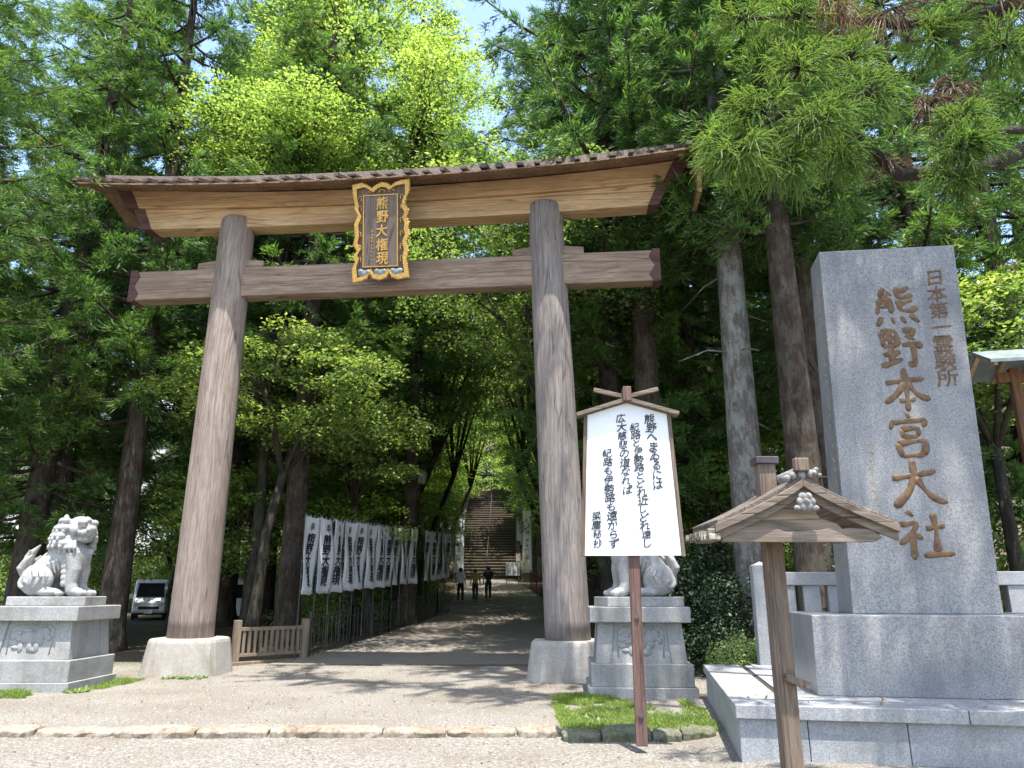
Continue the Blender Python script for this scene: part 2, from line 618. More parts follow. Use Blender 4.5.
KERB_Y = 9.75


def height(x, y):
    z = 0.0
    if y > 16:
        d = min(y, 60) - 16
        z = 0.0379 * d + 0.000467 * d * d
        side = 1 - 0.72 * sstep(6.5, 13, -x)
        z *= side
    if y > 60:
        z += 0.5 * min(y - 60, 70)
    z += 1.6 * sstep(9, 22, x) * sstep(12, 26, y)
    if y > 59.5 and abs(x + 2.05) < 2.9:
        z -= 0.7 * sstep(59.5, 61, y)
    if y < KERB_Y and x < 2.2:
        z -= 0.07 * sstep(0, 0.25, KERB_Y + 0.1 - y)
    return z


def make_ground():
    xs = np.concatenate([np.linspace(-300, -60, 13)[:-1], np.linspace(-60, -14, 24)[:-1], np.linspace(-14, 14, 57), np.linspace(14, 60, 24)[1:], np.linspace(60, 300, 13)[1:]])
    ys = np.concatenate([np.linspace(-120, -6, 8)[:-1], np.linspace(-6, 9, 16)[:-1], np.linspace(9, 10.4, 29)[:-1], np.linspace(10.4, 60, 64)[:-1], np.linspace(60, 140, 41)[:-1], np.linspace(140, 400, 10)])
    nx, ny = len(xs), len(ys)
    vs = [(float(x), float(y), height(float(x), float(y))) for y in ys for x in xs]
    fs = [(j * nx + i, j * nx + i + 1, (j + 1) * nx + i + 1, (j + 1) * nx + i) for j in range(ny - 1) for i in range(nx - 1)]
    o = MB().add(vs, fs).build('ground', M['ground'], None, True, fix=False)
    return tag(o, kind='structure')


make_ground()


def path_edges(y):
    yl = [16.5, 19, 23, 30, 41, 59.8]
    l = np.interp(y, yl, [-5.6, -4.9, -4.15, -3.1, -3.1, -4.4])
    r = np.interp(y, yl, [1.9, 2.0, 1.9, 1.8, 1.7, 0.2])
    return float(l), float(r)


def make_path():
    vs, fs = [], []
    ys = np.linspace(17.3, 59.9, 80)
    K = 10
    rnd = random.Random(3)
    for y in ys:
        l, r = path_edges(y)
        l += rnd.uniform(-.08, .08)
        r += rnd.uniform(-.05, .05)
        for k in range(K + 1):
            x = l + (r - l) * k / K
            vs.append((x, float(y), height(x, float(y)) + 0.015))
    for j in range(len(ys) - 1):
        for k in range(K):
            a = j * (K + 1) + k
            fs.append((a, a + 1, a + K + 2, a + K + 1))
    tag(MB().add(vs, fs).build('path', M['path'], None, True, fix=False), kind='structure')


make_path()


def rock_row(name, x0, x1, y, w, h, mat, seed, label_kind='structure', step=(0.45, 1.0), yfun=None):
    rnd = random.Random(seed)
    mb = MB()
    x = x0
    while x < x1:
        L = min(rnd.uniform(*step), x1 - x + 0.05)
        yy = (yfun(x) if yfun else y) + rnd.uniform(-.03, .03)
        hh = h * rnd.uniform(.8, 1.25)
        ww = w * rnd.uniform(.8, 1.2)
        n = 8
        rings = []
        for i in range(n + 1):
            t = i / n
            e = (0.72 if i in (0, n) else 1.0) * rnd.uniform(.9, 1.08)
            e2 = (0.8 if i in (0, n) else 1.0) * rnd.uniform(.88, 1.1)
            ring = []
            for (a, b) in ((-.5, -.4), (-.52, .55), (-.36, .93), (0, 1.03), (.36, .95), (.52, .6), (.5, -.4)):
                ring.append((x + 0.01 + (L - .02) * t + rnd.uniform(-.012, .012), yy + a * ww * e + rnd.uniform(-.014, .014), -0.07 + (b * hh + .02) * e2 + rnd.uniform(-.01, .01)))
            rings.append(ring)
        mb.loft(rings)
        x += L
    o = mb.build(name, mat, None, False, 0.012, 1)
    return tag(o, kind='structure')


rock_row('stone_kerb', -16, 0.55, KERB_Y, 0.30, 0.075, M['kerb'], 5, step=(.3, 1.1))
rock_row('mossy_kerb', 0.58, 2.35, 9.5, 0.26, 0.105, M['mosskerb'], 9, step=(0.35, 0.6))


# ------------------------------------------------------------------ torii gate
TA = R(5.6)
gate = empty('torii_gate', (-2.765, 15.675, 0), -TA,
             'great weathered wooden torii gate with shingled top spanning the gravel path', 'torii gate')


def torii():
    rnd = random.Random(1)
    # stone bases
    for (u, nm) in ((-3.86, 'base_stone'), (3.87, 'base_stone')):
        mb = MB()
        rings = []
        for (z, r) in ((-0.1, 0.80), (0.0, 0.79), (0.3, 0.745), (0.62, 0.70), (0.685, 0.68), (0.70, 0.64)):
            ring = []
            for k in range(32):
                t = 2 * PI * k / 32
                c, s = math.cos(t), math.sin(t)
                q = (abs(c) ** 5 + abs(s) ** 5) ** (-1 / 5)
                q = min(q, 1.13)
                ring.append((u + r * q * c, r * q * s, z))
            rings.append(ring)
        mb.loft(rings)
        mb.build(nm, M['basestone'], gate, False, 0.015, 2)
    # pillars
    for (u0, u1, mat) in ((-3.87, -3.81, 'pillar'), (3.88, 3.54, 'pillar_shaded')):
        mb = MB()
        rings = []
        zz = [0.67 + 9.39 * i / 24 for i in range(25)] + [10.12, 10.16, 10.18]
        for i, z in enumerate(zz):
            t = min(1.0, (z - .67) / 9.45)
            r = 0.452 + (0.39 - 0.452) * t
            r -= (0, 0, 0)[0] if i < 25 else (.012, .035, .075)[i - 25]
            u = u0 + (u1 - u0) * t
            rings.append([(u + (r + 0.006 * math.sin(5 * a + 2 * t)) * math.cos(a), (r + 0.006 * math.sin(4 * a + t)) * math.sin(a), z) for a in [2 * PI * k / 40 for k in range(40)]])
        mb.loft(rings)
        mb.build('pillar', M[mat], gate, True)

    def curve(u, a, h):
        return h * (abs(u) / a) ** 2.2

    def beam(ub, ut, y, zb, zt, hb, ht, a, n=40):
        rings = []
        for i in range(n + 1):
            t = -1 + 2 * i / n
            xb, xt = t * ub, t * ut
            b = zb + curve(xb, a, hb)
            c = zt + curve(xt, a, ht)
            rings.append([(xb, -y, b), (xt, -y, c), (xt, y, c), (xb, y, b)])
        return MB().loft(rings)

    def beam_cap(ub0, ub1, ut0, ut1, y, zb, zt, hb, ht, a):
        rings = []
        for t in (0, 1):
            xb = ub0 + (ub1 - ub0) * t
            xt = ut0 + (ut1 - ut0) * t
            rings.append([(xb, -y, zb + curve(xb, a, hb) - .008), (xt, -y, zt + curve(xt, a, ht) + .004), (xt, y, zt + curve(xt, a, ht) + .004), (xb, y, zb + curve(xb, a, hb) - .008)])
        return MB().loft(rings)

    lower = beam(6.05, 6.33, 0.215, 9.87, 10.325, .10, .19, 6.4).build('lower_lintel', M['lintel'], gate, False, 0.012)
    upper = beam(6.5, 6.8, 0.285, 10.345, 10.70, .19, .34, 6.8).build('upper_lintel', M['lintel'], gate, False, 0.012)
    for s in (-1, 1):
        beam_cap(s * 5.86, s * 6.10, s * 6.1, s * 6.40, 0.23, 9.87, 10.325, .10, .19, 6.4).build('end_cap', M['cap'], lower, False, 0.006)
        beam_cap(s * 6.22, s * 6.55, s * 6.48, s * 6.87, 0.30, 10.345, 10.70, .19, .34, 6.8).build('end_cap', M['cap'], upper, False, 0.006)
    # a long plank seam along the lower lintel
    tie = MB().box((-.08, 0, 8.505), (12.2, 0.38, 0.73)).build('tie_beam', M['tie'], gate, False, 0.03)
    for s in (-1, 1):
        mb = MB()
        x0, x1 = s * 6.0 - .08, s * 6.14 - .08
        poly = [(x1, 8.12), (x1, 8.895), (x0 - s * .02, 8.895), (x0 - s * .1, 8.72), (x0 + s * .02, 8.5), (x0 - s * .1, 8.3), (x0 - s * .02, 8.12)]
        mb.prism(poly, -.205, .205)
        mb.build('end_cap', M['cap'], tie)
    for u in (-3.83, 3.6):
        for s in (-1, 1):
            mb = MB()
            x0, x1 = u + s * .32, u + s * .80
            mb.prism([(x0, 8.873), (x1, 8.873), (x1, 9.06 - .02), (x0, 9.10)], -.13, .13)
            mb.build('wedge', M['tie'], gate, False, 0.008)
    # shingled roof
    rings = []
    n = 48
    for i in range(n + 1):
        u = -7.4 + 14.7 * i / n
        c = (.26 if u < 0 else .34) * (abs(u) / 7) ** 2.4
        j = rnd.uniform(-.012, .012)
        e = 10.45 + c + j
        rings.append([(u, -1.08, e), (u, -1.10, e + .04), (u, -.5, e + .31), (u, 0, e + .58), (u, .5, e + .31), (u, 1.10, e + .04), (u, 1.08, e), (u, .5, e + .25), (u, 0, e + .36), (u, -.5, e + .25)])
    roof = MB().loft(rings).build('roof', M['roof'], gate, False, 0.01)
    # overlapping bark courses along the eave
    mb = MB()
    for k in range(3):
        rr = []
        for i in range(n + 1):
            u = -7.38 + 14.66 * i / n
            c = (.26 if u < 0 else .34) * (abs(u) / 7) ** 2.4
            e = 10.45 + c
            y0 = -1.13 + k * .075
            zz = e - .012 + k * .034
            rr.append([(u, y0, zz), (u, y0, zz + .03 + rnd.uniform(-.012, .008)), (u, y0 + .16, zz + .07), (u, y0 + .16, zz + .03)])
        mb.loft(rr)
    mb.build('eave_course', M['roof'], roof)
    # battens laid down the slope, their ends sticking up along the eave
    for i in range(36):
        u = -7.25 + 14.4 * i / 35 + rnd.uniform(-.05, .05)
        c = (.26 if u < 0 else .34) * (abs(u) / 7) ** 2.4
        e = 10.45 + c
        mb = MB()
        w = rnd.uniform(.05, .085)
        h = rnd.uniform(.05, .10)
        y0 = -1.17 + rnd.uniform(-.03, .03)
        mb.hexa([(u - w, y0, e + .05), (u + w, y0, e + .05), (u + w, 0, e + .56), (u - w, 0, e + .56), (u - w, y0, e + .06 + h), (u + w, y0, e + .06 + h), (u + w, 0, e + .58 + h), (u - w, 0, e + .58 + h)])
        mb.build('batten', M['batten'], roof, False, 0.01)
    MB().loft([[(u, -.16, 11.07 + (.26 if u < 0 else .34) * (abs(u) / 7) ** 2.4), (u, -.1, 11.28 + (.26 if u < 0 else .34) * (abs(u) / 7) ** 2.4), (u, .1, 11.28 + (.26 if u < 0 else .34) * (abs(u) / 7) ** 2.4), (u, .16, 11.07 + (.26 if u < 0 else .34) * (abs(u) / 7) ** 2.4)] for u in np.linspace(-7.3, 7.3, 30)]).build('ridge', M['batten'], roof)
    # rafters below the eave
    for s in (1,):
        c = .19
        mb = MB()
        x = s * 6.98
        poly = [(-1.05, 10.62 + c - .05), (0, 10.9 + c), (1.05, 10.62 + c - .05), (1.05, 10.35 + c), (.55, 10.25 + c), (.45, 9.9 + c), (-.45, 9.9 + c), (-.55, 10.25 + c), (-1.05, 10.4 + c)]
        vs = [(x - .05, a, b) for a, b in poly] + [(x + .05, a, b) for a, b in poly]
        n_ = len(poly)
        fs = [tuple(range(n_)), tuple(reversed(range(n_, 2 * n_)))] + [((i + 1) % n_, i, n_ + i, n_ + (i + 1) % n_) for i in range(n_)]
        mb.add(vs, fs)
        mb.build('bargeboard', M['lintel'], gate, False, 0.006)


torii()


def plaque():
    root = empty('shrine_plaque', (-2.765 + (-.06) * math.cos(TA) - .62 * math.sin(TA), 15.675 + .06 * math.sin(TA) - .62 * math.cos(TA), 8.2), -TA,
                 'gold framed dark wooden name plaque with gilt characters hanging under the torii roof', 'plaque')
    tilt = Matrix.Rotation(R(8), 4, 'X')
    hold = root
    H = 2.22
    pts = [(105, 108), (160, 98), (192, 112), (225, 132), (255, 112), (285, 100), (315, 106), (342, 122), (370, 104), (400, 95), (452, 90), (458, 150), (442, 190), (437, 230), (462, 262), (452, 300), (470, 330), (466, 365), (478, 400), (462, 440), (478, 490), (470, 540), (490, 632), (430, 642), (392, 628), (372, 598), (355, 630), (315, 642), (275, 632), (250, 598), (236, 632), (200, 645), (155, 652), (144, 585), (160, 540), (145, 515), (166, 480), (140, 440), (147, 400), (136, 330), (156, 280), (128, 240), (130, 215), (112, 160)]
    kx, kz = 1.26 / 345, H / 545
    P = []
    for (x, y) in pts:
        x -= (y - 100) * 0.078
        P.append(((x - 277) * kx, H - (y - 98) * kz))
    n = len(P)
    cx, cz = 0, H / 2

    def ring_mesh(outer, inner, y0, y1):
        mb = MB()
        n = len(outer)
        vs = []
        for y in (y0, y1):
            vs += [(x, y, z) for x, z in outer] + [(x, y, z) for x, z in inner]
        fs = []
        for i in range(n):
            j = (i + 1) % n
            fs.append((i, j, n + j, n + i))
            fs.append((2 * n + j, 2 * n + i, 3 * n + i, 3 * n + j))
            fs.append((j, i, 2 * n + i, 2 * n + j))
            fs.append((n + i, n + j, 3 * n + j, 3 * n + i))
        return mb.add(vs, fs)

    def inset(P, ax, az):
        return [(x * ax, cz + (z - cz) * az) for x, z in P]

    def T(o):
        o.rotation_euler = (R(9), 0, 0)      # the top leans towards the viewer
        return o
    fld = T(MB().prism(inset(P, .97, .98), -.03, .05).build('board', M['plaquewood'], hold))
    fr = T(ring_mesh(P, inset(P, .86, .915), -.085, -.02).build('frame', M['gold'], hold, False, 0.012))
    # small studs give the frame its scalloped rim
    mb = MB()
    for i in range(n):
        a, b = P[i], P[(i + 1) % n]
        m_ = max(1, int(math.hypot(b[0] - a[0], b[1] - a[1]) / .045))
        for k in range(m_):
            t = k / m_
            mb.ball((a[0] + (b[0] - a[0]) * t, -.06, a[1] + (b[1] - a[1]) * t), .03, 6, 4)
    mb.build('rim', M['gold'], fr, True)
    xi, z0, z1 = .385, .30, 1.93
    T(MB().box((0, -.045, (z0 + z1) / 2), (2 * xi, .03, z1 - z0)).build('panel', m_wood('plaque_panel_wood', (0.13, 0.095, 0.075), (0.20, 0.15, 0.12), (0.27, 0.21, 0.17), 'Z', streak=22, stain=0.25), hold))
    mb = MB()
    for s in (-1, 1):
        mb.box((s * xi, -.062, (z0 + z1) / 2), (.022, .03, z1 - z0 + .02))
    mb.box((0, -.062, z0), (2 * xi, .028, .022))
    mb.box((0, -.062, z1), (2 * xi, .028, .022))
    T(mb.build('inner_border', M['gold'], hold))
    mb = MB()
    rnd = random.Random(4)
    for s in (-1, 1):
        for zc in (.45, .72, 1.02, 1.32, 1.62, 1.85):
            pts_ = []
            for k in range(9):
                a = k / 8 * 4.2 + rnd.uniform(0, .4)
                r = .075 * (1 - k / 11)
                pts_.append((s * (.465 + .6 * r * math.cos(a)), -.045, zc + r * 1.5 * math.sin(a)))
            T(MB().tube(pts_, .011, 5).build('scroll_carving', M['gold'], hold))
    for xc in (-.22, 0, .22):
        pts_ = [(xc + .09 * (1 - k / 11) * math.cos(k * .55), -.045, 2.02 + .05 * (1 - k / 11) * math.sin(k * .55)) for k in range(9)]
        T(MB().tube(pts_, .011, 5).build('scroll_carving', M['gold'], hold))
    mb = MB()
    for xc in (-.36, 0, .36):
        mb.ball((xc, -.05, .16), (.16, .03, .09), 12, 6)
        mb.ball((xc - .08, -.055, .2), (.07, .03, .06), 10, 6)
        mb.ball((xc + .09, -.055, .19), (.07, .03, .06), 10, 6)
    T(mb.build('cloud_carving', M['cloudpaint'], hold, True))
    mb = MB()
    for i, ch in enumerate('熊野大権現'):
        put_char(mb, ch, .04 + .012 * math.sin(i * 2), 1.74 - i * .315, .30, -.072, .018, R(2 * math.sin(i)), .92, .05, .008, .01)
    rd = random.Random(8)
    scribbles(mb, -.19, 1.15, .45, -.064, 9, .085, rd)
    T(mb.build('lettering', M['gold'], hold))


plaque()


# ------------------------------------------------------------------ guardian lions and their pedestals
def make_pedestal(name, loc, rz, label):
    root = empty(name, loc, rz, label, 'pedestal', 'stone pedestals beside the gate')
    MB().box((0, 0, .04), (1.72, 1.56, .24)).build('footing', M['pedestal'], root, False, .012)
    MB().box((0, 0, .345), (1.62, 1.46, .37)).build('base', M['pedestal'], root, False, .014)

    def tap(x, y, z0, z1, k):
        return x, y
    mb = MB()
    w0, w1, d0, d1 = 1.46, 1.34, 1.3, 1.18
    z0, z1 = .53, 1.20
    pw = .25
    body = MB()
    rec = .035
    body.hexa([(-w0 / 2 + rec, -d0 / 2 + rec, z0), (w0 / 2 - rec, -d0 / 2 + rec, z0), (w0 / 2 - rec, d0 / 2 - rec, z0), (-w0 / 2 + rec, d0 / 2 - rec, z0), (-w1 / 2 + rec, -d1 / 2 + rec, z1), (w1 / 2 - rec, -d1 / 2 + rec, z1), (w1 / 2 - rec, d1 / 2 - rec, z1), (-w1 / 2 + rec, d1 / 2 - rec, z1)])
    bd = body.build('body', M['pedestal'], root)
    for sx in (-1, 1):
        for sy in (-1, 1):
            mb = MB()

            def c(w, d, ix, iy, z):
                return (sx * (w / 2 - ix), sy * (d / 2 - iy), z)
            a = [c(w0, d0, 0, 0, z0), c(w0, d0, pw, 0, z0), c(w0, d0, pw, pw, z0), c(w0, d0, 0, pw, z0)]
            b = [c(w1, d1, 0, 0, z1), c(w1, d1, pw, 0, z1), c(w1, d1, pw, pw, z1), c(w1, d1, 0, pw, z1)]
            mb.hexa(a + b)
            mb.build('corner_post', M['pedestal'], root, False, .008)
    # relief carved into the front panel
    mb = MB()
    rnd = random.Random(6)

    def q(x, z):
        d = d0 / 2 + (d1 - d0) / 2 * (z - z0) / (z1 - z0)
        return (x, -d + rec, z)
    for k in range(15):
        x, z = rnd.uniform(-.3, .34), rnd.uniform(.66, 1.06)
        mb.ball(q(x, z), (rnd.uniform(.03, .1), .022, rnd.uniform(.03, .07)), 10, 6)
    mb.ball(q(.02, .9), (.22, .03, .12), 14, 6)
    mb.ball(q(.2, 1.0), (.12, .035, .1), 12, 6)
    for x in (-.15, 0, .12):
        mb.ball(q(x, .74), (.05, .028, .1), 10, 6)
    mb.tube([q(-.36, .63), q(-.38, 1.05), q(-.3, 1.12), q(.3, 1.12), q(.38, 1.05), q(.36, .63)], .012, 6)
    mb.build('relief', M['pedestal'], bd, True)
    MB().box((0, 0, 1.33), (1.62, 1.44, .26)).build('cap', M['pedestal'], root, False, .016)
    root.scale = (1, 1, .935)
    return root


ped_l = make_pedestal('lion_pedestal', (-8.2, 13.9, 0), R(0), 'granite pedestal with carved front panel under the lion with the flame tail in view')
ped_r = copy_tree(ped_l)
ped_r.location = (2.12, 13.25, 0)
ped_r.rotation_euler = (0, 0, R(-4))
ped_r['label'] = 'granite pedestal behind the post of the white poem board'


def make_lion(name, loc, rz, label, flip=False, head_turn=-35):
    root = empty(name, loc, rz, label, 'lion statue', 'stone guardian lions')
    MB().box((0, 0, .07), (1.18, .72, .14)).build('slab', M['lionstone'], root, False, .012)
    mb = MB()
    B = mb.ball
    z = .14
    rnd = random.Random(11)
    # haunches, feet, trunk
    for s in (-1, 1):
        B((-.27, s * .19, z + .25), (.25, .15, .25), 20, 14)
        B((-.05, s * .24, z + .065), (.2, .085, .07), 16, 10)
        for k in range(3):
            B((.12, s * (.2 + .05 * (k - 1) * 1.1) + s * .03, z + .045), (.05, .032, .045), 10, 8)
        mb.tube([(.2, s * .15, z + .66), (.25, s * .155, z + .4), (.24, s * .16, z + .2), (.27, s * .16, z + .07)], [.125, .105, .088, .095], 16)
        B((.32, s * .16, z + .065), (.13, .1, .075), 16, 10)
        for k in range(4):
            B((.42, s * .16 + (k - 1.5) * .048, z + .05), (.055, .027, .05), 10, 8)
        for k in range(5):
            B((.14 - .01 * k, s * (.2), z + .2 + .085 * k), (.05, .035, .06), 8, 6)
    mb.tube([(-.36, 0, z + .25), (-.22, 0, z + .42), (-.02, 0, z + .6), (.12, 0, z + .72)], [.22, .22, .235, .25], 22)
    B((.2, 0, z + .62), (.2, .235, .22), 20, 14)
    B((.2, 0, z + .46), (.13, .16, .12), 16, 12)
    B((.04, 0, z + .86), (.24, .27, .26), 20, 14)
    # ribs
    for s in (-1, 1):
        for k in range(5):
            x = -.18 + k * .06
            mb.tube([(x - .05, s * .14, z + .6 + .03 * k), (x, s * .225, z + .46 + .03 * k), (x + .05, s * .2, z + .3 + .03 * k)], [.018, .026, .014], 8)
    # collar with bell
    for k in range(22):
        a = 2 * PI * k / 22
        B((.18 + .1 * math.cos(a), .22 * math.sin(a), z + .74 + .06 * math.cos(a + PI)), .034, 8, 6)
    B((.39, 0, z + .69), .055, 10, 8)
    # head
    Hm = Matrix.Rotation(R(head_turn), 3, 'Z')
    hc = Vector((.14, 0, z + 1.05))

    def hp(p):
        return hc + Hm @ Vector(p)

    def hb(p, r, a=14, b=10):
        B(hp(p), r, a, b, Hm)
    hb((.05, 0, .02), (.21, .2, .19), 20, 14)
    hb((.2, 0, -.06), (.13, .155, .085), 18, 12)
    hb((.17, 0, -.17), (.13, .135, .055), 16, 10)
    hb((.31, 0, 0), (.06, .085, .055), 14, 10)
    for s in (-1, 1):
        hb((.32, s * .06, -.02), (.035, .035, .03))
        hb((.22, s * .1, .1), (.075, .07, .055))
        hb((.24, s * .095, .045), (.045, .05, .042))
        hb((.27, s * .1, -.07), (.05, .05, .055))
        hb((-.06, s * .19, .14), (.05, .045, .09))
        hb((-.03, s * .205, .12), (.06, .04, .05))
        hb((.1, s * .17, -.03), (.1, .055, .09))
        hb((.27, s * .05, -.13), (.03, .022, .035), 8, 6)
    hb((.2, 0, .14), (.06, .05, .05))
    # mane curls
    for ring, (zr, rr, nn) in enumerate(((.12, .2, 9), (0.0, .26, 11), (-.12, .29, 12), (-.24, .29, 11))):
        for k in range(nn):
            a = R(55) + (2 * PI - R(110)) * (k + (ring % 2) * .5) / nn
            p = (-.06 + rr * math.cos(a) * .9, rr * math.sin(a), zr)
            hb(p, (.072, .072, .062), 10, 8)
            hb((p[0] * 1.17, p[1] * 1.17, p[2] - .05), (.035, .035, .045), 8, 6)
    # flame tail standing clear of the back
    mb.tube([(-.42, 0, z + .12), (-.54, 0, z + .26), (-.55, 0, z + .42)], [.10, .10, .08], 12)
    for k, (dy, h, r, lx) in enumerate(((0, .80, .075, .06), (.11, .64, .062, .03), (-.11, .64, .062, .03), (.06, .72, .05, -.05), (-.06, .72, .05, -.05))):
        mb.tube([(-.53, dy * .5, z + .3), (-.57 - lx * .3, dy, z + .44), (-.53 + lx * .3, dy * 1.2, z + h * .84), (-.46 + lx, dy * 1.2, z + h)], [r, r * 1.2, r * .8, .012], 12)
    for s in (-1, 1):
        pts = [(-.40 + .13 * (1 - k / 15) * math.cos(k * .62), s * (.20 + .012 * k), z + .2 + .13 * (1 - k / 15) * math.sin(k * .62)) for k in range(13)]
        mb.tube(pts, [.042 - .0015 * k for k in range(13)], 10)
        # locks down the shoulder and knee
        for k in range(4):
            mb.tube([(.02 + .07 * k, s * .24, z + .86), (.05 + .07 * k, s * .27, z + .74), (.03 + .08 * k, s * .25, z + .63)], [.03, .036, .008], 8)
        for k in range(3):
            mb.tube([(-.3 + .1 * k, s * .33, z + .42), (-.24 + .1 * k, s * .345, z + .3), (-.3 + .11 * k, s * .33, z + .18)], [.012, .022, .01], 8)
    if flip:
        mb.v = [(x, -y, zz) for x, y, zz in mb.v]
    root.scale = (1.13, 1.13, 1.13)
    o = mb.build('body', M['lionstone'], root, True)
    md = o.modifiers.new('remesh', 'REMESH')
    md.mode = 'VOXEL'
    md.voxel_size = .0095
    sm = o.modifiers.new('smooth', 'SMOOTH')
    sm.factor = .4
    sm.iterations = 1
    for f in o.data.polygons:
        f.use_smooth = True
    md.use_smooth_shade = True
    return root


make_lion('lion_statue', (-8.16, 13.85, 1.365), R(4), 'pale stone guardian lion sitting in full view on the left pedestal', head_turn=-26)
make_lion('lion_statue', (2.16, 13.2, 1.365), R(180 + 10), 'pale stone guardian lion half hidden behind the white poem board', flip=True, head_turn=25)


# ------------------------------------------------------------------ stone monument and its platform
def monument():
    YA = R(-10)
    # platform: local x along the front edge, y towards the back
    pl = empty('stone_platform', (2.24, 8.04, 0), YA, 'broad low granite platform carrying the inscribed monument', 'platform')
    W, D, H = 7.6, 4.45, .5
    rnd = random.Random(12)
    x = 0.03
    # facing blocks
    mb = MB()
    for i, w in enumerate((.66, .92, 1.05, .98, 1.1, .9, 1.0, .93)):
        ww = min(w, W - .04 - x)
        mb.box((x + ww / 2, .19, .14), (ww - .008, .3, .50))
        x += w
        if x > W - .1:
            break
    y = .34
    for w in (.85, 1.0, .95, 1.0, .3):
        ww = min(w, D - .03 - y)
        mb.box((.18, y + ww / 2, .14), (.3, ww - .008, .50))
        y += w
    mb.build('facing', M['granite'], pl, False, .006)
    MB().box((W / 2 + .1, D / 2 + .1, .13), (W - .25, D - .3, .5)).build('core', M['granite'], pl)
    # coping slabs
    mb = MB()
    x = 0
    for w in (2.16, 1.9, 1.9, 1.64):
        mb.box((x + w / 2, .24, .445), (w - .008, .50, .13))
        x += w
    mb.box((.27, .49 + (D - .49) / 2, .445), (.54, D - .49 - .012, .126))
    mb.build('coping', M['granite'], pl, False, .008)
    mb = MB()
    for i in range(7):
        for j in range(4):
            mb.box((.62 + i * 1.0 + .5, .52 + j * .98 + .49, .435), (.992, .972, .13))
    mb.build('paving_slab', M['granite'], pl, False, .005)
    MB().box((.58, .5 + (D - .5) / 2, .40), (.07, D - .55, .17)).build('drain_groove', M['iron'], pl)

    def P(x, y, z):
        c, s = math.cos(YA), math.sin(YA)
        return Vector((c * x - s * y, s * x + c * y, z))
    mon = empty('stone_monument', (3.365, 8.76, .5), YA, 'tall grey granite monument carved with large brown shrine name characters', 'monument')
    # pedestal block
    MB().hexa([(0, 0, 0), (3.05, 0, 0), (3.05, 1.65, 0), (0.03, 1.65, 0), (.02, .01, .85), (3.03, .01, .85), (3.03, 1.63, .85), (.05, 1.63, .85)]).build('pedestal', M['granite_dark'], mon, False, .012)
    # shaft corners as world points turned into the monument frame
    c, s = math.cos(-YA), math.sin(-YA)

    def L(X, Y, Z):
        a, b = X - 3.365, Y - 8.76
        return (c * a - s * b, s * a + c * b, Z - .5)
    fl, fr_ = L(4.03, 9.15, 1.35), L(5.62, 8.86, 1.35)
    tl, tr_ = L(4.15, 9.15, 6.03), L(5.80, 8.86, 5.99)
    dp = .72
    shaft = [fl, fr_, (fr_[0], fr_[1] + dp, .85), (fl[0] + .0, fl[1] + dp, .85), tl, tr_, (tr_[0], tr_[1] + .56, tr_[2]), (tl[0], tl[1] + .56, tl[2])]
    MB().hexa(shaft).build('shaft', M['granite_dark'], mon, False, .014)
    # lettering on the front face; v runs 0..1 up, u 0..1 to the right
    def F(u, v):
        a = [fl[i] + (fr_[i] - fl[i]) * u for i in range(3)]
        b = [tl[i] + (tr_[i] - tl[i]) * u for i in range(3)]
        return [a[i] + (b[i] - a[i]) * v for i in range(3)]
    mb = MB()

    def char(mb, ch, px, py, size, off, rot, sx, jag, shear):
        u, v = px - .008, py
        p = F(u, v)
        put_char(mb, ch, p[0], p[2], size, p[1] - .001, off, rot, sx, shear, .004, jag)
    rd = random.Random(21)
    strokes = {
        '熊': [[(28, 0), (13, 21), (36, 19)], [(33, 9), (43, 21)], [(13, 29), (11, 48), (6, 66)], [(13, 29), (39, 27), (40, 58), (33, 60)], [(15, 39), (36, 38)], [(15, 49), (36, 48)],
              [(84, 2), (59, 13)], [(57, -2), (57, 26), (82, 27), (90, 18)], [(88, 34), (60, 45)], [(58, 32), (58, 60), (86, 62), (94, 50)], [(15, 74), (4, 97)], [(37, 76), (42, 93)], [(59, 75), (67, 92)], [(80, 72), (97, 92)]],
        '野': [[(10, 8), (12, 47)], [(10, 8), (44, 5), (43, 45)], [(13, 27), (42, 25)], [(12, 46), (44, 43)], [(27, 8), (28, 86)], [(9, 66), (47, 61)], [(2, 93), (28, 87), (50, 78)],
              [(58, 8), (88, 4), (73, 25)], [(63, 19), (82, 32)], [(54, 44), (95, 38), (87, 54)], [(75, 41), (78, 70), (74, 97), (62, 86)]],
        '本': [[(8, 32), (50, 27), (92, 25)], [(50, -2), (52, 45), (49, 101)], [(49, 31), (30, 60), (2, 80)], [(53, 30), (68, 56), (84, 70), (100, 74)], [(33, 76), (68, 73)]],
        '宮': [[(48, -4), (53, 10)], [(15, 15), (9, 34)], [(15, 18), (88, 13), (80, 31)], [(32, 34), (35, 54)], [(32, 34), (70, 31), (66, 52)], [(36, 53), (66, 51)], [(50, 55), (43, 65)], [(21, 67), (27, 99)], [(21, 67), (82, 62), (75, 96)], [(28, 96), (75, 94)]],
        '大': [[(4, 38), (48, 32), (90, 25)], [(47, -2), (47, 34), (34, 66), (2, 98)], [(50, 36), (64, 64), (82, 84), (104, 90)]],
        '社': [[(21, 0), (33, 12)], [(4, 29), (42, 24), (24, 52), (0, 70)], [(25, 47), (27, 72), (25, 102)], [(33, 49), (46, 60)], [(55, 38), (93, 33)], [(73, 6), (75, 50), (72, 90)], [(44, 94), (74, 91), (105, 91)]],
    }

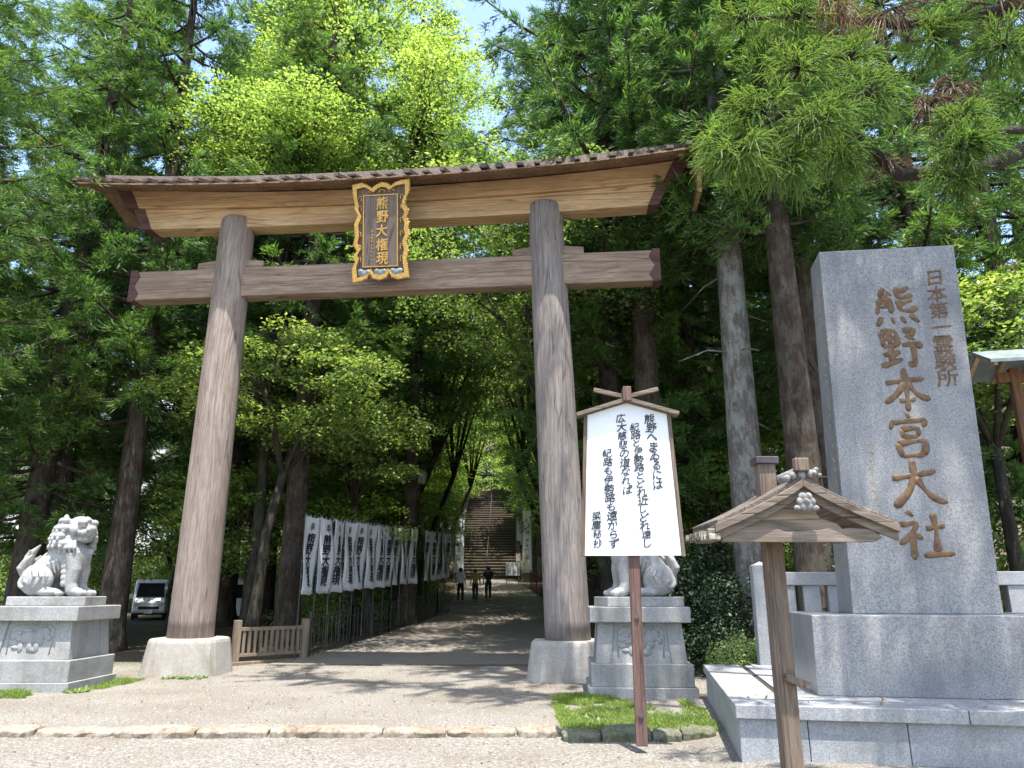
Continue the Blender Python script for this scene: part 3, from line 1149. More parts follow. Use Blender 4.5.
    def brush(mb, ch, u, v, size):
        c = F(u, v)
        for st in strokes[ch]:
            P = []
            for i in range(len(st) - 1):
                a, b = Vector(st[i]), Vector(st[i + 1])
                n = max(3, int((b - a).length / 7))
                for k in range(n):
                    P.append(a.lerp(b, k / n))
            P.append(Vector(st[-1]))
            for _ in range(2):
                P = [P[0]] + [(P[i - 1] + P[i] * 2 + P[i + 1]) / 4 for i in range(1, len(P) - 1)] + [P[-1]]
            n = len(P)
            pts, rad = [], []
            L = sum((P[i + 1] - P[i]).length for i in range(n - 1))
            w = 8.6 if L > 24 else 7.0
            for i, p in enumerate(P):
                t = i / (n - 1)
                k = .62 + .30 * abs(math.cos(PI * t)) ** 2 + .16 * math.sin(p.x * .11 + p.y * .07)
                if i == 0:
                    k *= .62
                if i == n - 1:
                    k *= .45
                pts.append((c[0] + (p.x - 50) / 100 * size, 0.0, c[2] - (p.y - 50) / 100 * size))
                rad.append(w * k / 100 * size)
            t = MB().tube(pts, rad, 10)
            mb.add([(x, c[1] + (c[2] - z) * slope + y * .24, z) for x, y, z in t.v], t.f)
    slope = (fl[1] - tl[1]) / (tl[2] - fl[2])
    main = [('熊', .535, .820, .50), ('野', .54, .700, .50), ('本', .54, .580, .50), ('宮', .535, .454, .50), ('大', .54, .326, .54), ('社', .55, .196, .52)]
    for ch, u, v, sz in main:
        brush(mb, ch, u - .008, v, sz * 1.08)
    mb.build('large_lettering', M['letter'], mon, True)
    mb = MB()
    for i, ch in enumerate('日本第一霊験所'):
        char(mb, ch,   .842, .902 - i * .0485, .235 if i < 4 else .25, .009, R(rd.uniform(-2, 2)), 1.05, .015, .06)
    mb.build('small_lettering', M['letter'], mon)
    mb = MB()
    for (u, v0, v1, n, sz) in ((.235, .44, .14, 15, .07),):
        a, b = F(u, v0), F(u, v1)
        scribbles(mb, a[0], a[2], b[2], a[1] - .002, n, sz, rd, b[0] - a[0])
    mb.build('side_inscription', M['letter_small'], mon)
    mb = MB()
    for i in range(26):
        t = i / 25
        zz = tl[2] - .5 - t * 3.6
        k = (zz - .85) / (tl[2] - .85)
        xx = fl[0] + (tl[0] - fl[0]) * k
        yy = fl[1] + (tl[1] - fl[1]) * k + .22
        for q in range(3):
            mb.box((xx - .001, yy + rd.uniform(-.04, .04), zz + rd.uniform(-.04, .04)), (.004, rd.uniform(.02, .08), .014), rot=Matrix.Rotation(rd.choice((0, .2, 1.4, .8)), 3, 'X'))
    mb.build('side_inscription', M['letter_small'], mon)


monument()


def stone_fence():
    YA = R(-8)
    root = empty('stone_fence', (3.95, 12.15, 0), YA, 'low granite fence of square posts behind the monument', 'stone fence')

    def post(x, w, h):
        mb = MB()
        mb.box((x, 0, h / 2), (w, w, h))
        mb.add([(x - w / 2, -w / 2, h), (x + w / 2, -w / 2, h), (x + w / 2, w / 2, h), (x - w / 2, w / 2, h), (x, 0, h + .07)], [(0, 1, 4), (1, 2, 4), (2, 3, 4), (3, 0, 4)])
        mb.build('end_post', M['granite'], root, False, .01)
    post(0, .28, 2.0)
    post(7.5, .28, 2.0)
    MB().box((3.75, 0, 1.80), (7.2, .24, .2)).build('top_rail', M['granite'], root, False, .01)
    MB().box((3.75, 0, .62), (7.2, .26, .2)).build('bottom_rail', M['granite'], root, False, .01)
    x = .36
    while x < 7.3:
        MB().box((x, 0, 1.21), (.25, .2, .975)).build('baluster', M['granite'], root, False, .008)
        x += .37
    MB().box((3.75, 0, .25), (8.0, .5, .54)).build('footing', M['granite'], root, False, .01)


stone_fence()


# ------------------------------------------------------------------ white poem board
def poem_board():
    root = empty('poem_board', (1.385, 8.70, 0), R(-3), 'white wooden poem board with gabled top and black brush writing on a post', 'sign board')
    MB().box((.015, .045, 1.55), (.125, .07, 3.1)).build('post', M['post'], root, False, .008)
    mb = MB()
    wb, wt, z0, zs, za = .55, .475, 2.0, 3.655, 3.80
    mb.prism([(-wb, z0), (wb, z0), (wt, zs), (0, za), (-wt, zs)], -.03, .006)
    bd = mb.build('board', M['whiteboard'], root, False, .003)
    for s in (-1, 1):
        MB().hexa([(s * wb, -.045, z0 - .01), (s * (wb + .042), -.045, z0 - .01), (s * (wb + .042), .015, z0 - .01), (s * wb, .015, z0 - .01), (s * wt, -.045, zs), (s * (wt + .042), -.045, zs), (s * (wt + .042), .015, zs), (s * wt, .015, zs)]).build('side_frame', M['shedpost'], root, False, .003)
        # gable boards crossing at the ridge and running on past it
        a = math.atan2(za - zs, wt)
        L = .68
        dx, dz = math.cos(a), math.sin(a)
        x0, zz = s * .61, za + .035 - .61 * dz / dx + .005
        m_ = Matrix.Rotation(s * a, 3, 'Y')
        MB().box((s * .31, -.04 - (.004 if s > 0 else 0), za + .03 - .31 * math.tan(a)), (.62, .16, .045), rot=m_).build('roof_board', M['shedwood'], root, False, .004)
        MB().box((s * .205, .0, za + .13 + .0), (.38, .05, .05), rot=Matrix.Rotation(-s * R(14), 3, 'Y')).build('crossed_finial', M['shedwood'], root, False, .004)
    MB().box((0, -.06, za + .085), (.10, .2, .18)).build('ridge_block', M['post'], root, False, .01)
    mb = MB()
    for z in (1.33, .31):
        mb.tube([(.015, -.0, z), (.015, .006, z)], .028, 10)
    for z in (1.33, .31):
        mb = MB().tube([(.015, .012, z), (.015, -.004, z)], .028, 12)
        mb.tube([(.015, -.004, z), (.015, -.014, z)], .014, 6)
        mb.build('bolt', M['bolt'], root)
    rd = random.Random(31)
    mb = MB()

    def column(text, x, ztop, zbot, sz, sx=1.0, dx=0.0):
        n = len(text)
        for i, ch in enumerate(text):
            t = (i + .5) / n
            put_char(mb, ch, x + dx * t + rd.uniform(-.006, .006), ztop + (zbot - ztop) * t, sz * rd.uniform(.92, 1.1), -.033, .014, R(rd.uniform(-4, 4)), sx, .10, .002, .03)
    zt = lambda zy: 2.0 + (722 - zy) * .00304
    xx = lambda zx: (zx - 264) * .00303
    column('熊野へまゐるには', xx(352), zt(178), zt(474), .135, 1.0, .065)
    column('紀路と伊勢路とどれ近しどれ遠し', xx(292), zt(212), zt(692), .105, 1.15, .085)
    column('広大慈悲の道なれば', xx(238), zt(175), zt(492), .115, 1.05, .05)
    column('紀路も伊勢路も遠からず', xx(178), zt(314), zt(694), .112, 1.1, .055)
    column('梁塵秘抄', xx(129), zt(556), zt(694), .105, 1.0, .015)
    mb.build('lettering', M['ink'], bd)


poem_board()


# ------------------------------------------------------------------ small roofed post
def roofed_post():
    px, py = 1.735, 5.05
    root = empty('roofed_post', (px, py, -.045), R(0), 'weathered wooden post with a small gabled roof in front of the monument', 'roofed post')
    MB().box((0, 0, 1.26), (.115, .11, 2.50)).build('post', M['shedpost'], root, False, .006)
    mb = MB()
    mb.box((0, 0, 2.51), (.155, .15, .05))
    mb.build('post_cap', M['copper'], root, False, .006)
    rx = .105                     # ridge is a little to the right of the post
    yf, yb = -.34, .30
    hw, zr, ze = .555, 2.29, 1.985
    # roof slabs, slightly hollow curved
    for s in (-1, 1):
        rings = []
        for i in range(9):
            t = i / 8
            x = rx + s * hw * t
            z = zr + .035 - (zr - ze) * (t ** .88) + .02 * t * t
            rings.append([(x, yf - .02, z), (x, yf - .02, z + .045), (x, yb, z + .045), (x, yb, z)])
        MB().loft(rings).build('roof_slab', M['shedwood_y'], root, False, .004)
        # verge boards on the front gable, two deep
        for (dy, dz, h) in ((-.045, -.004, .05), (-.012, -.048, .055)):
            rings = []
            for i in range(9):
                t = i / 8
                x = rx + s * (hw + .02) * t
                z = zr + .05 - (zr - ze) * (t ** .88) + .02 * t * t + dz
                rings.append([(x, yf + dy, z - h), (x, yf + dy, z), (x, yf + dy + .03, z), (x, yf + dy + .03, z - h)])
            MB().loft(rings).build('verge_board', M['shedwood'], root, False, .004)
    # torn tie plank and gable infill
    rd = random.Random(5)
    top = []
    for i in range(15):
        t = i / 14
        top.append((rx - .51 + .92 * t, 2.02 + (0.012 * math.sin(9 * t) + rd.uniform(-.006, .008))))
    poly = [(rx - .53, 1.945), (rx + .42, 1.945), (rx + .48, 1.975)] + list(reversed(top))
    MB().prism(poly, yf + .0, yf + .03).build('tie_plank', M['shedwood'], root, False, .003)
    MB().prism([(rx - .45, 2.0), (rx + .28, 2.0), (rx + .22, 2.06), (rx + .11, 2.10), (rx + .07, 2.18), (rx - .03, 2.21)], yf + .04, yf + .06).build('gable_board', m_wood('pale_gable_board', (0.2, 0.14, 0.09), (0.34, 0.26, 0.18), (0.48, 0.39, 0.3), 'X', streak=14, stain=0.3), root, False, .003)
    MB().box((rx + .0, yb - .05, 2.03), (1.0, .04, .07)).build('rear_plank', M['shedwood'], root, False, .004)
    MB().box((rx, (yf + yb) / 2, zr - .03), (.06, yb - yf - .03, .06)).build('ridge_beam', M['post'], root, False, .004)
    for s in (-1, 1):
        MB().box((rx + s * .46, (yf + yb) / 2 + .02, 2.0), (.05, yb - yf - .06, .05)).build('purlin', M['post'], root, False, .004)
    # carved flower pendant below the peak
    mb = MB()
    for k in range(6):
        a = k * PI / 3
        mb.ball((rx + .034 * math.cos(a), yf - .052, 2.19 + .034 * math.sin(a)), (.028, .014, .028), 10, 6)
    mb.ball((rx, yf - .06, 2.19), (.022, .016, .022), 10, 6)
    mb.ball((rx - .055, yf - .05, 2.15), (.026, .012, .02), 8, 6)
    mb.ball((rx + .055, yf - .05, 2.15), (.026, .012, .02), 8, 6)
    mb.build('flower_pendant', M['whitecarve'], root, True)
    # ridge tile with end ornament
    mb = MB()
    mb.tube([(rx, yf + .0, zr + .085), (rx, yb, zr + .085)], .045, 12)
    mb.build('ridge_tile', M['whitecarve'], root, True)
    mb = MB()
    mb.box((rx + .0, yf - .03, zr + .135), (.09, .06, .085))
    mb.build('ridge_ornament', M['shedpost'], root, False, .008)
    mb = MB()
    for (dx, dz, r) in ((.085, .085, .026), (.10, .105, .018), (.055, .08, .03), (0, .07, .035), (-.055, .07, .03), (-.09, .05, .024), (.115, .07, .016)):
        mb.ball((rx + dx, yf - .01, zr + dz), (r, .03, r), 10, 7)
    mb.build('ridge_scroll', M['whitecarve'], root, True)
    MB().box((.055, -.075, 1.105), (.16, .05, .045), rot=Matrix.Rotation(R(20), 3, 'Y')).build('peg', M['shedpost'], root, False, .005)
    # ragged bark at the left eave
    mb = MB()
    for k in range(16):
        y = yf - .02 + (yb - yf) * k / 16
        mb.box((rx - hw - .01 - rd.uniform(0, .03), y, 1.995 + rd.uniform(-.02, .015)), (.07, .03, .04), rot=Matrix.Rotation(rd.uniform(-.4, .4), 3, 'X'))
    mb.build('bark_edge', M['shedwood_y'], root)


roofed_post()


# ------------------------------------------------------------------ fences, banners, stair
def wooden_fence():
    a, b = Vector((-6.1, 17.3, 0)), Vector((-4.9, 18.45, 0))
    d = b - a
    L = d.length
    root = empty('wooden_fence', a, math.atan2(d.y, d.x), 'low pale wooden picket fence at the left edge of the path', 'fence')
    for x in (0, L):
        MB().box((x, 0, .47), (.15, .13, 1.05)).build('post', M['fencewood'], root, False, .01)
    for z, h in ((.80, .08), (.25, .07)):
        MB().box((L / 2, 0, z), (L - .15, .07, h)).build('rail', M['fencewood'], root, False, .008)
    for k in range(11):
        MB().box((.17 + (L - .34) * k / 10, 0, .525), (.065, .045, .475)).build('picket', M['fencewood'], root, False, .004)
    MB().box((L / 2 - .1, -.02, .06), (L + .6, .2, .12)).build('sill', M['fencewood'], root, False, .012)


wooden_fence()

BAN0, BAN1 = Vector((-5.0, 18.1)), Vector((-3.42, 26.9))
GRP2 = (Vector((-3.3, 28.5)), Vector((-2.62, 33.0)))


def iron_fence(name, pts, label, mat, H=.95, step=.26):
    root = empty(name, (pts[0][0], pts[0][1], height(*pts[0])), 0, label, 'fence')
    o0 = Vector((pts[0][0], pts[0][1], height(*pts[0])))

    def w(x, y, z):
        return Vector((x, y, height(x, y) + z)) - o0
    n = 0
    bar = MB().tube([(0, 0, 0), (0, 0, H)], .010, 6)
    bo = None
    for i in range(len(pts) - 1):
        a, b = Vector(pts[i]), Vector(pts[i + 1])
        L = (b - a).length
        k = max(1, int(L / step))
        for j in range(k):
            p = a + (b - a) * (j / k)
            pos = w(p.x, p.y, 0)
            if bo is None:
                bo = bar.build('bar', mat, root)
                o = bo
            else:
                o = bo.copy()
                col.objects.link(o)
                o.parent = root
            o.location = pos
            n += 1
        m_ = max(1, int(L / 2))
        for j in range(m_ + 1):
            p = a + (b - a) * (j / m_)
            q = w(p.x, p.y, 0)
            MB().box((q.x, q.y, q.z + H / 2 + .04), (.045, .045, H + .1)).build('post', mat, root)
    for z in (H - .05, .14):
        mb = MB()
        mb.tube([w(p[0], p[1], z) for p in pts], .017, 6)
        mb.build('rail', mat, root)


iron_fence('iron_fence', [(-4.85, 18.7), (-4.45, 21.5), (-3.95, 25), (-3.5, 28), (-3.0, 31), (-2.7, 33)], 'dark iron railing below the white banners along the path', M['iron'])
iron_fence('red_fence', [(1.95, 27), (1.85, 34), (1.75, 41), (1.2, 50)], 'dark red railing on the right side of the path', M['redrail'], 1.1, .3)

M['cloth'] = None
_t = NT('white_banner_cloth')
_v = _t.coord()
_n = _t.noise(_v, 4, 3)
_c = _t.ramp(_n, [(0.3, (0.70, 0.71, 0.72)), (0.7, (0.78, 0.78, 0.78))])
_t.l(_c, _t.b.inputs['Base Color'])
_t.b.inputs['Roughness'].default_value = .8
_tl = _t.n('BsdfTranslucent')
_t.l(_c, _tl.inputs[0])
_ms = _t.n('MixShader')
_ms.inputs[0].default_value = .35
_t.l(_t.b.outputs[0], _ms.inputs[1])
_t.l(_tl.outputs[0], _ms.inputs[2])
_t.l(_ms.outputs[0], _t.out.inputs[0])
M['cloth'] = _t.m


def make_banner(name, label, group, text='熊野大権現', top='奉', W=.84, H=1.85, Z=1.48, ph=0.0):
    root = empty(name, (0, 0, 0), 0, label, 'banner', group)

    def wave(x, z):
        return .045 * math.sin(5.2 * x + 2.3 * z + ph) + .02 * math.sin(3.1 * z + 1 + 2 * ph) + .012 * math.sin(17 * x - 4 * z + ph)
    nx, nz = 8, 18
    vs, fs = [], []
    for j in range(nz + 1):
        for i in range(nx + 1):
            x, z = W * i / nx, Z + H * j / nz - .02 * math.sin(PI * i / nx) * (1 if j == nz else .4) + .012 * math.sin(9 * i / nx + ph)
            vs.append((x + .03, wave(x, z), z))
    for j in range(nz):
        for i in range(nx):
            a = j * (nx + 1) + i
            fs.append((a, a + 1, a + nx + 2, a + nx + 1))
    o = MB().add(vs, fs).build('cloth', M['cloth'], root, True, fix=False)
    sl = o.modifiers.new('thick', 'SOLIDIFY')
    sl.thickness = .004
    mb = MB()
    n = len(text)
    put_char(mb, top, W / 2 + .03, Z + H - .24, .22, 0, .0, 0, 1, .05, .001)
    for i, ch in enumerate(text):
        put_char(mb, ch, W / 2 + .03, Z + H - .53 - i * .255, .275, 0, .034, 0, 1.25, .05, .001, .01)
    mb.v = [(x, y - .012 + wave(x - .03, z), z) for x, y, z in mb.v]
    mb.build('lettering', M['ink'], o)
    mb = MB()
    mb.tube([(0, 0, 0), (0, 0, Z + H + .06)], .013, 6)
    mb.tube([(-.02, 0, Z + H + .02), (W + .05, 0, Z + H + .02)], .009, 6)
    mb.build('pole', M['iron'], root)
    mb = MB()
    for k in range(6):
        mb.box((0.015, 0, Z + .08 + k * (H - .14) / 5), (.05, .012, .03))
    for k in range(4):
        mb.box((.1 + k * (W - .1) / 3.2, 0, Z + H + .012), (.03, .012, .05))
    mb.build('loop', M['cloth'], root)
    return root


def banners():
    rd = random.Random(17)
    protos = []
    ang = math.atan2((BAN1 - BAN0).y, (BAN1 - BAN0).x)

    def put(o, p, a):
        o.location = (p.x, p.y, height(p.x, p.y) - .02)
        o.rotation_euler = (0, rd.uniform(-.015, .015), a + rd.uniform(-.06, .06))
    N = 11
    for i in range(N):
        p = BAN0 + (BAN1 - BAN0) * (i / N)
        lab = 'white banner with black vertical writing in the long row left of the path'
        if i == 0:
            o = make_banner('banner', 'white vertical banner nearest the picket fence, first of the long row', 'long row of white banners')
            protos.append(o)
        elif i < 4:
            o = make_banner('banner', lab, 'long row of white banners', ph=1.7 * i)
            protos.append(o)
        else:
            o = copy_tree(protos[(i * 3) % 4])
            o['label'] = lab if i < N - 1 else 'white vertical banner at the far end of the long row, beside the tree trunk'
            o['group'] = 'long row of white banners' if i < N - 1 else 'long row of white banners'
        put(o, p, ang)
    ang2 = math.atan2((GRP2[1] - GRP2[0]).y, (GRP2[1] - GRP2[0]).x)
    for i in range(5):
        o = copy_tree(protos[i % 4])
        o['label'] = 'white banner in the short second row beyond the tree trunk'
        o['group'] = 'short second row of banners'
        put(o, GRP2[0] + (GRP2[1] - GRP2[0]) * (i / 5) + Vector((0, 0)), ang2)
    for i in range(5):
        o = copy_tree(protos[(i + 1) % 4])
        o['label'] = 'white banner above the red railing right of the path'
        o['group'] = 'banners on the right of the path'
        p = Vector((2.05 - .02 * i, 30 + 1.7 * i))
        put(o, p, R(90))
        o.rotation_euler[2] = R(-80)


banners()


def staircase():
    root = empty('stone_staircase', (-2.05, 60, height(-2, 60)), 0, 'long steep stone staircase climbing the wooded hill at the end of the path', 'staircase')
    rd = random.Random(2)
    run, rise = .52, .26
    mb = MB()
    mt = MB()
    for i in range(46):
        y = i * run
        z = i * rise
        mb.box((0, y + run / 2 + .1, z + rise / 2 - .28), (4.7, run + .2, rise + .44))
        for k in range(4):
            mt.box((-1.76 + 1.175 * k + rd.uniform(-.02, .02), y + run / 2 - .04 + rd.uniform(-.02, .02), z + rise - .03 + rd.uniform(-.015, .015)), (1.16, run + .08, .07))
    mb.build('risers', M['step_shaded'], root)
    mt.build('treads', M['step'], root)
    for s in (-1, 1):
        mb = MB()
        mb.hexa([(s * 2.37, 0, -.6), (s * 2.75, 0, -.6), (s * 2.75, 24, 11.4), (s * 2.37, 24, 11.4), (s * 2.37, 0, .5), (s * 2.75, 0, .5), (s * 2.75, 24, 12.5), (s * 2.37, 24, 12.5)])
        mb.build('side_wall', M['step_shaded'], root, False, .02)
    mb = MB()
    for k in range(7):
        mb.tube([(0, 2 + 3.2 * k, 1.0 + 1.6 * k), (0, 2 + 3.2 * k, 2.0 + 1.6 * k)], .03, 6)
    mb.tube([(0, 2, 2.0), (0, 21.2, 11.6)], .03, 6)
    mb.build('handrail', M['iron'], root)


staircase()


def tall_streamers():
    for (x, y, h, lab, rx) in ((-4.25, 56, 4.6, 'tall narrow white streamer banner left of the staircase foot', .1),
                           (0.75, 56, 5.2, 'tall narrow white streamer banner right of the staircase foot', -.1),
                           (0.35, 66, 4.6, 'tall narrow white streamer banner higher up right of the staircase', -.1)):
        z = height(x, y)
        root = empty('streamer_banner', (x, y, z), R(8), lab, 'banner', 'tall streamers at the staircase')
        MB().tube([(0, 0, 0), (0, 0, h + .1)], .04, 8).build('pole', M['shedpost'], root)
        vs, fs = [], []
        for j in range(16):
            for i in range(3):
                zz = .7 + (h - .7) * j / 15
                vs.append((.04 + .33 * i, .05 * math.sin(zz * 2.2 + i), zz))
        for j in range(15):
            for i in range(2):
                a = j * 3 + i
                fs.append((a, a + 1, a + 4, a + 3))
        o = MB().add(vs, fs).build('cloth', M['cloth'], root, True, fix=False)
        o.modifiers.new('thick', 'SOLIDIFY').thickness = .006
        mb = MB()
        rd = random.Random(int(y))
        scribbles(mb, .37, h - .5, 1.6, -.07, 7, .34, rd)
        mb.build('lettering', M['ink'], root)


tall_streamers()


def notice_and_lamps():
    x, y = 0.05, 54
    z = height(x, y)
    root = empty('notice_board', (x, y, z), R(4), 'small white notice board standing at the foot of the staircase', 'notice board')
    for s in (-1, 1):
        MB().box((s * .42, .03, .7), (.06, .05, 1.4)).build('leg', M['shedpost'], root)
    MB().box((0, -.02, 1.05), (1.0, .04, .9)).build('panel', M['whiteboard'], root, False, .01)
    # lamp hanging by the trunk beside the path and round lamps by the stair
    x, y = -3.75, 30.0
    z = height(x, y)
    root = empty('path_lamp', (x, y, z), 0, 'path lamp with a square beige shade on a dark post beside the banners', 'lamp')
    MB().tube([(0, 0, 0), (0, 0, 5.2)], [.07, .05], 8).build('pole', M['iron'], root)
    mb = MB()
    mb.loft([[(-.2, -.2, 5.2), (.2, -.2, 5.2), (.2, .2, 5.2), (-.2, .2, 5.2)], [(-.27, -.27, 5.6), (.27, -.27, 5.6), (.27, .27, 5.6), (-.27, .27, 5.6)], [(-.3, -.3, 5.62), (.3, -.3, 5.62), (.3, .3, 5.62), (-.3, .3, 5.62)], [(-.05, -.05, 5.8), (.05, -.05, 5.8), (.05, .05, 5.8), (-.05, .05, 5.8)]])
    mb.build('lamp_shade', m_plain('beige_lamp_shade', (.45, .38, .3), .6), root)
    for i, (x, y, h, lab) in enumerate(((-3.9, 44, 4.4, 'round white globe lamp on a dark post left of the staircase'), (-4.1, 35.5, 3.9, 'round white globe lamp above the second row of banners'))):
        z = height(x, y)
        root = empty('globe_lamp', (x, y, z), 0, lab, 'lamp', 'globe lamps along the path')
        MB().tube([(0, 0, 0), (0, 0, h)], [.05, .04], 8).build('pole', M['iron'], root)
        MB().ball((0, 0, h + .13), .12, 16, 12).build('globe', M['whiteboard'], root, True)


notice_and_lamps()


# ------------------------------------------------------------------ people on the path
def m_cloth(name, c):
    return m_plain(name, c, .85, 0, .12, 9)


M['skin'] = m_plain('skin', (.45, .28, .2), .6, 0, .06)
M['hair'] = m_plain('black_hair', (.015, .012, .012), .5, 0, .2)


def skin_mesh(name, verts, edges, rad, mat, parent, root=0, sub=2):
    me = bpy.data.meshes.new(name)
    me.from_pydata(verts, edges, [])
    o = bpy.data.objects.new(name, me)
    link(o, parent)
    md = o.modifiers.new('skin', 'SKIN')
    md.use_smooth_shade = True
    for i, r in enumerate(rad):
        s = me.skin_vertices[0].data[i]
        s.radius = (r if hasattr(r, '__len__') else (r, r))
        s.use_root = (i == root)
    sb = o.modifiers.new('sub', 'SUBSURF')
    sb.levels = sub
    sb.render_levels = sub
    me.materials.append(mat)
    return o


def person(x, y, rz, h, shirt, trousers, label, stride=.2, swing=.18, bag=None, arms='swing'):
    root = empty('person', (x, y, height(x, y) + .015), rz, label, 'person', 'people walking up the path')
    k = h / 1.7
    root.scale = (k, k, k)
    sgn = 1
    V = [(0, 0, .95), (0, 0, 1.12), (0, -.01, 1.32), (0, 0, 1.43), (0, .01, 1.5), (0, .025, 1.58), (0, .02, 1.66)]
    E = [(0, 1), (1, 2), (2, 3), (3, 4), (4, 5), (5, 6)]
    Rd = [(.15, .10), (.135, .095), (.16, .105), (.09, .07), (.052, .052), (.082, .095), (.075, .085)]
    legs, armsv = [], []
    for s in (-1, 1):
        st = stride * s * sgn
        b = len(V)
        V += [(s * .09, 0, .88), (s * .095, st * .55 + .05, .5), (s * .095, st - (.06 if st < 0 else 0), .09), (s * .1, st + .10, .035)]
        Rd += [.088, .058, .042, .036]
        E += [(0, b), (b, b + 1), (b + 1, b + 2), (b + 2, b + 3)]
        b = len(V)
        if arms == 'bent' and s > 0:
            V += [(s * .19, 0, 1.38), (s * .25, -.04, 1.12), (s * .16, .2, 1.12), (s * .1, .27, 1.15)]
        else:
            V += [(s * .19, 0, 1.38), (s * .235, -st * .45 - .02, 1.12), (s * .235, -st * .8 + .06, .90), (s * .23, -st * .9 + .09, .80)]
        Rd += [.056, .043, .034, .036]
        E += [(3, b), (b, b + 1), (b + 1, b + 2), (b + 2, b + 3)]
    skin_mesh('body', V, E, Rd, M['skin'], root)
    # shirt
    V2 = [(0, 0, .86), (0, 0, 1.12), (0, -.01, 1.32), (0, 0, 1.42)]
    R2 = [(.165, .12), (.155, .115), (.18, .125), (.11, .09)]
    E2 = [(0, 1), (1, 2), (2, 3)]
    for s in (-1, 1):
        b = len(V2)
        st = stride * s
        V2 += [(s * .19, 0, 1.375), (s * .225, -st * .3 - .01, 1.18)]
        R2 += [.075, .065]
        E2 += [(3, b), (b, b + 1)]
    skin_mesh('shirt', V2, E2, R2, shirt, root)
    V3 = [(0, 0, 1.04), (0, 0, .9)]
    R3 = [(.158, .112), (.15, .115)]
    E3 = [(0, 1)]
    for s in (-1, 1):
        b = len(V3)
        st = stride * s
        V3 += [(s * .09, 0, .84), (s * .095, st * .55 + .05, .5), (s * .095, st - (.06 if st < 0 else 0), .1)]
        R3 += [.10, .076, .062]
        E3 += [(1, b), (b, b + 1), (b + 1, b + 2)]
    skin_mesh('trousers', V3, E3, R3, trousers, root)
    mb = MB()
    mb.ball((0, .0, 1.635), (.098, .112, .095), 14, 10)
    mb.ball((0, -.05, 1.58), (.09, .07, .075), 12, 8)
    mb.build('hair', M['hair'], root, True)
    # face on the far side
    mb = MB()
    mb.ball((0, .125, 1.585), (.017, .024, .028), 8, 6)
    for s in (-1, 1):
        mb.ball((s * .095, .02, 1.585), (.015, .025, .032), 8, 6)
    mb.build('nose_and_ears', M['skin'], root, True)
    mb = MB()
    for s in (-1, 1):
        st = stride * s
        mb.ball((s * .098, st + .07 - (.04 if st < 0 else 0), .04), (.05, .13, .045), 12, 8)
    mb.build('shoes', M['ink'], root, True)
    if bag:
        mb = MB()
        mb.box((.02, -.19, 1.2), (.28, .14, .38))
        mb.build('backpack', bag, root, False, .04)
    return root


person(-2.55, 38.0, R(0), 1.68, m_cloth('white_shirt', (.72, .72, .74)), m_cloth('black_trousers', (.012, .012, .016)), 'person in a white shirt and black trousers walking left of the other two')
person(-1.85, 38.6, R(-4), 1.6, m_cloth('yellow_shirt', (.42, .33, .07)), m_cloth('navy_trousers', (.02, .022, .035)), 'person in a mustard yellow top walking in the middle', stride=-.17)
person(-1.22, 39.4, R(3), 1.72, m_cloth('black_shirt', (.012, .012, .014)), m_cloth('dark_trousers', (.02, .022, .032)), 'person dressed all in black walking on the right', stride=.14, arms='bent')


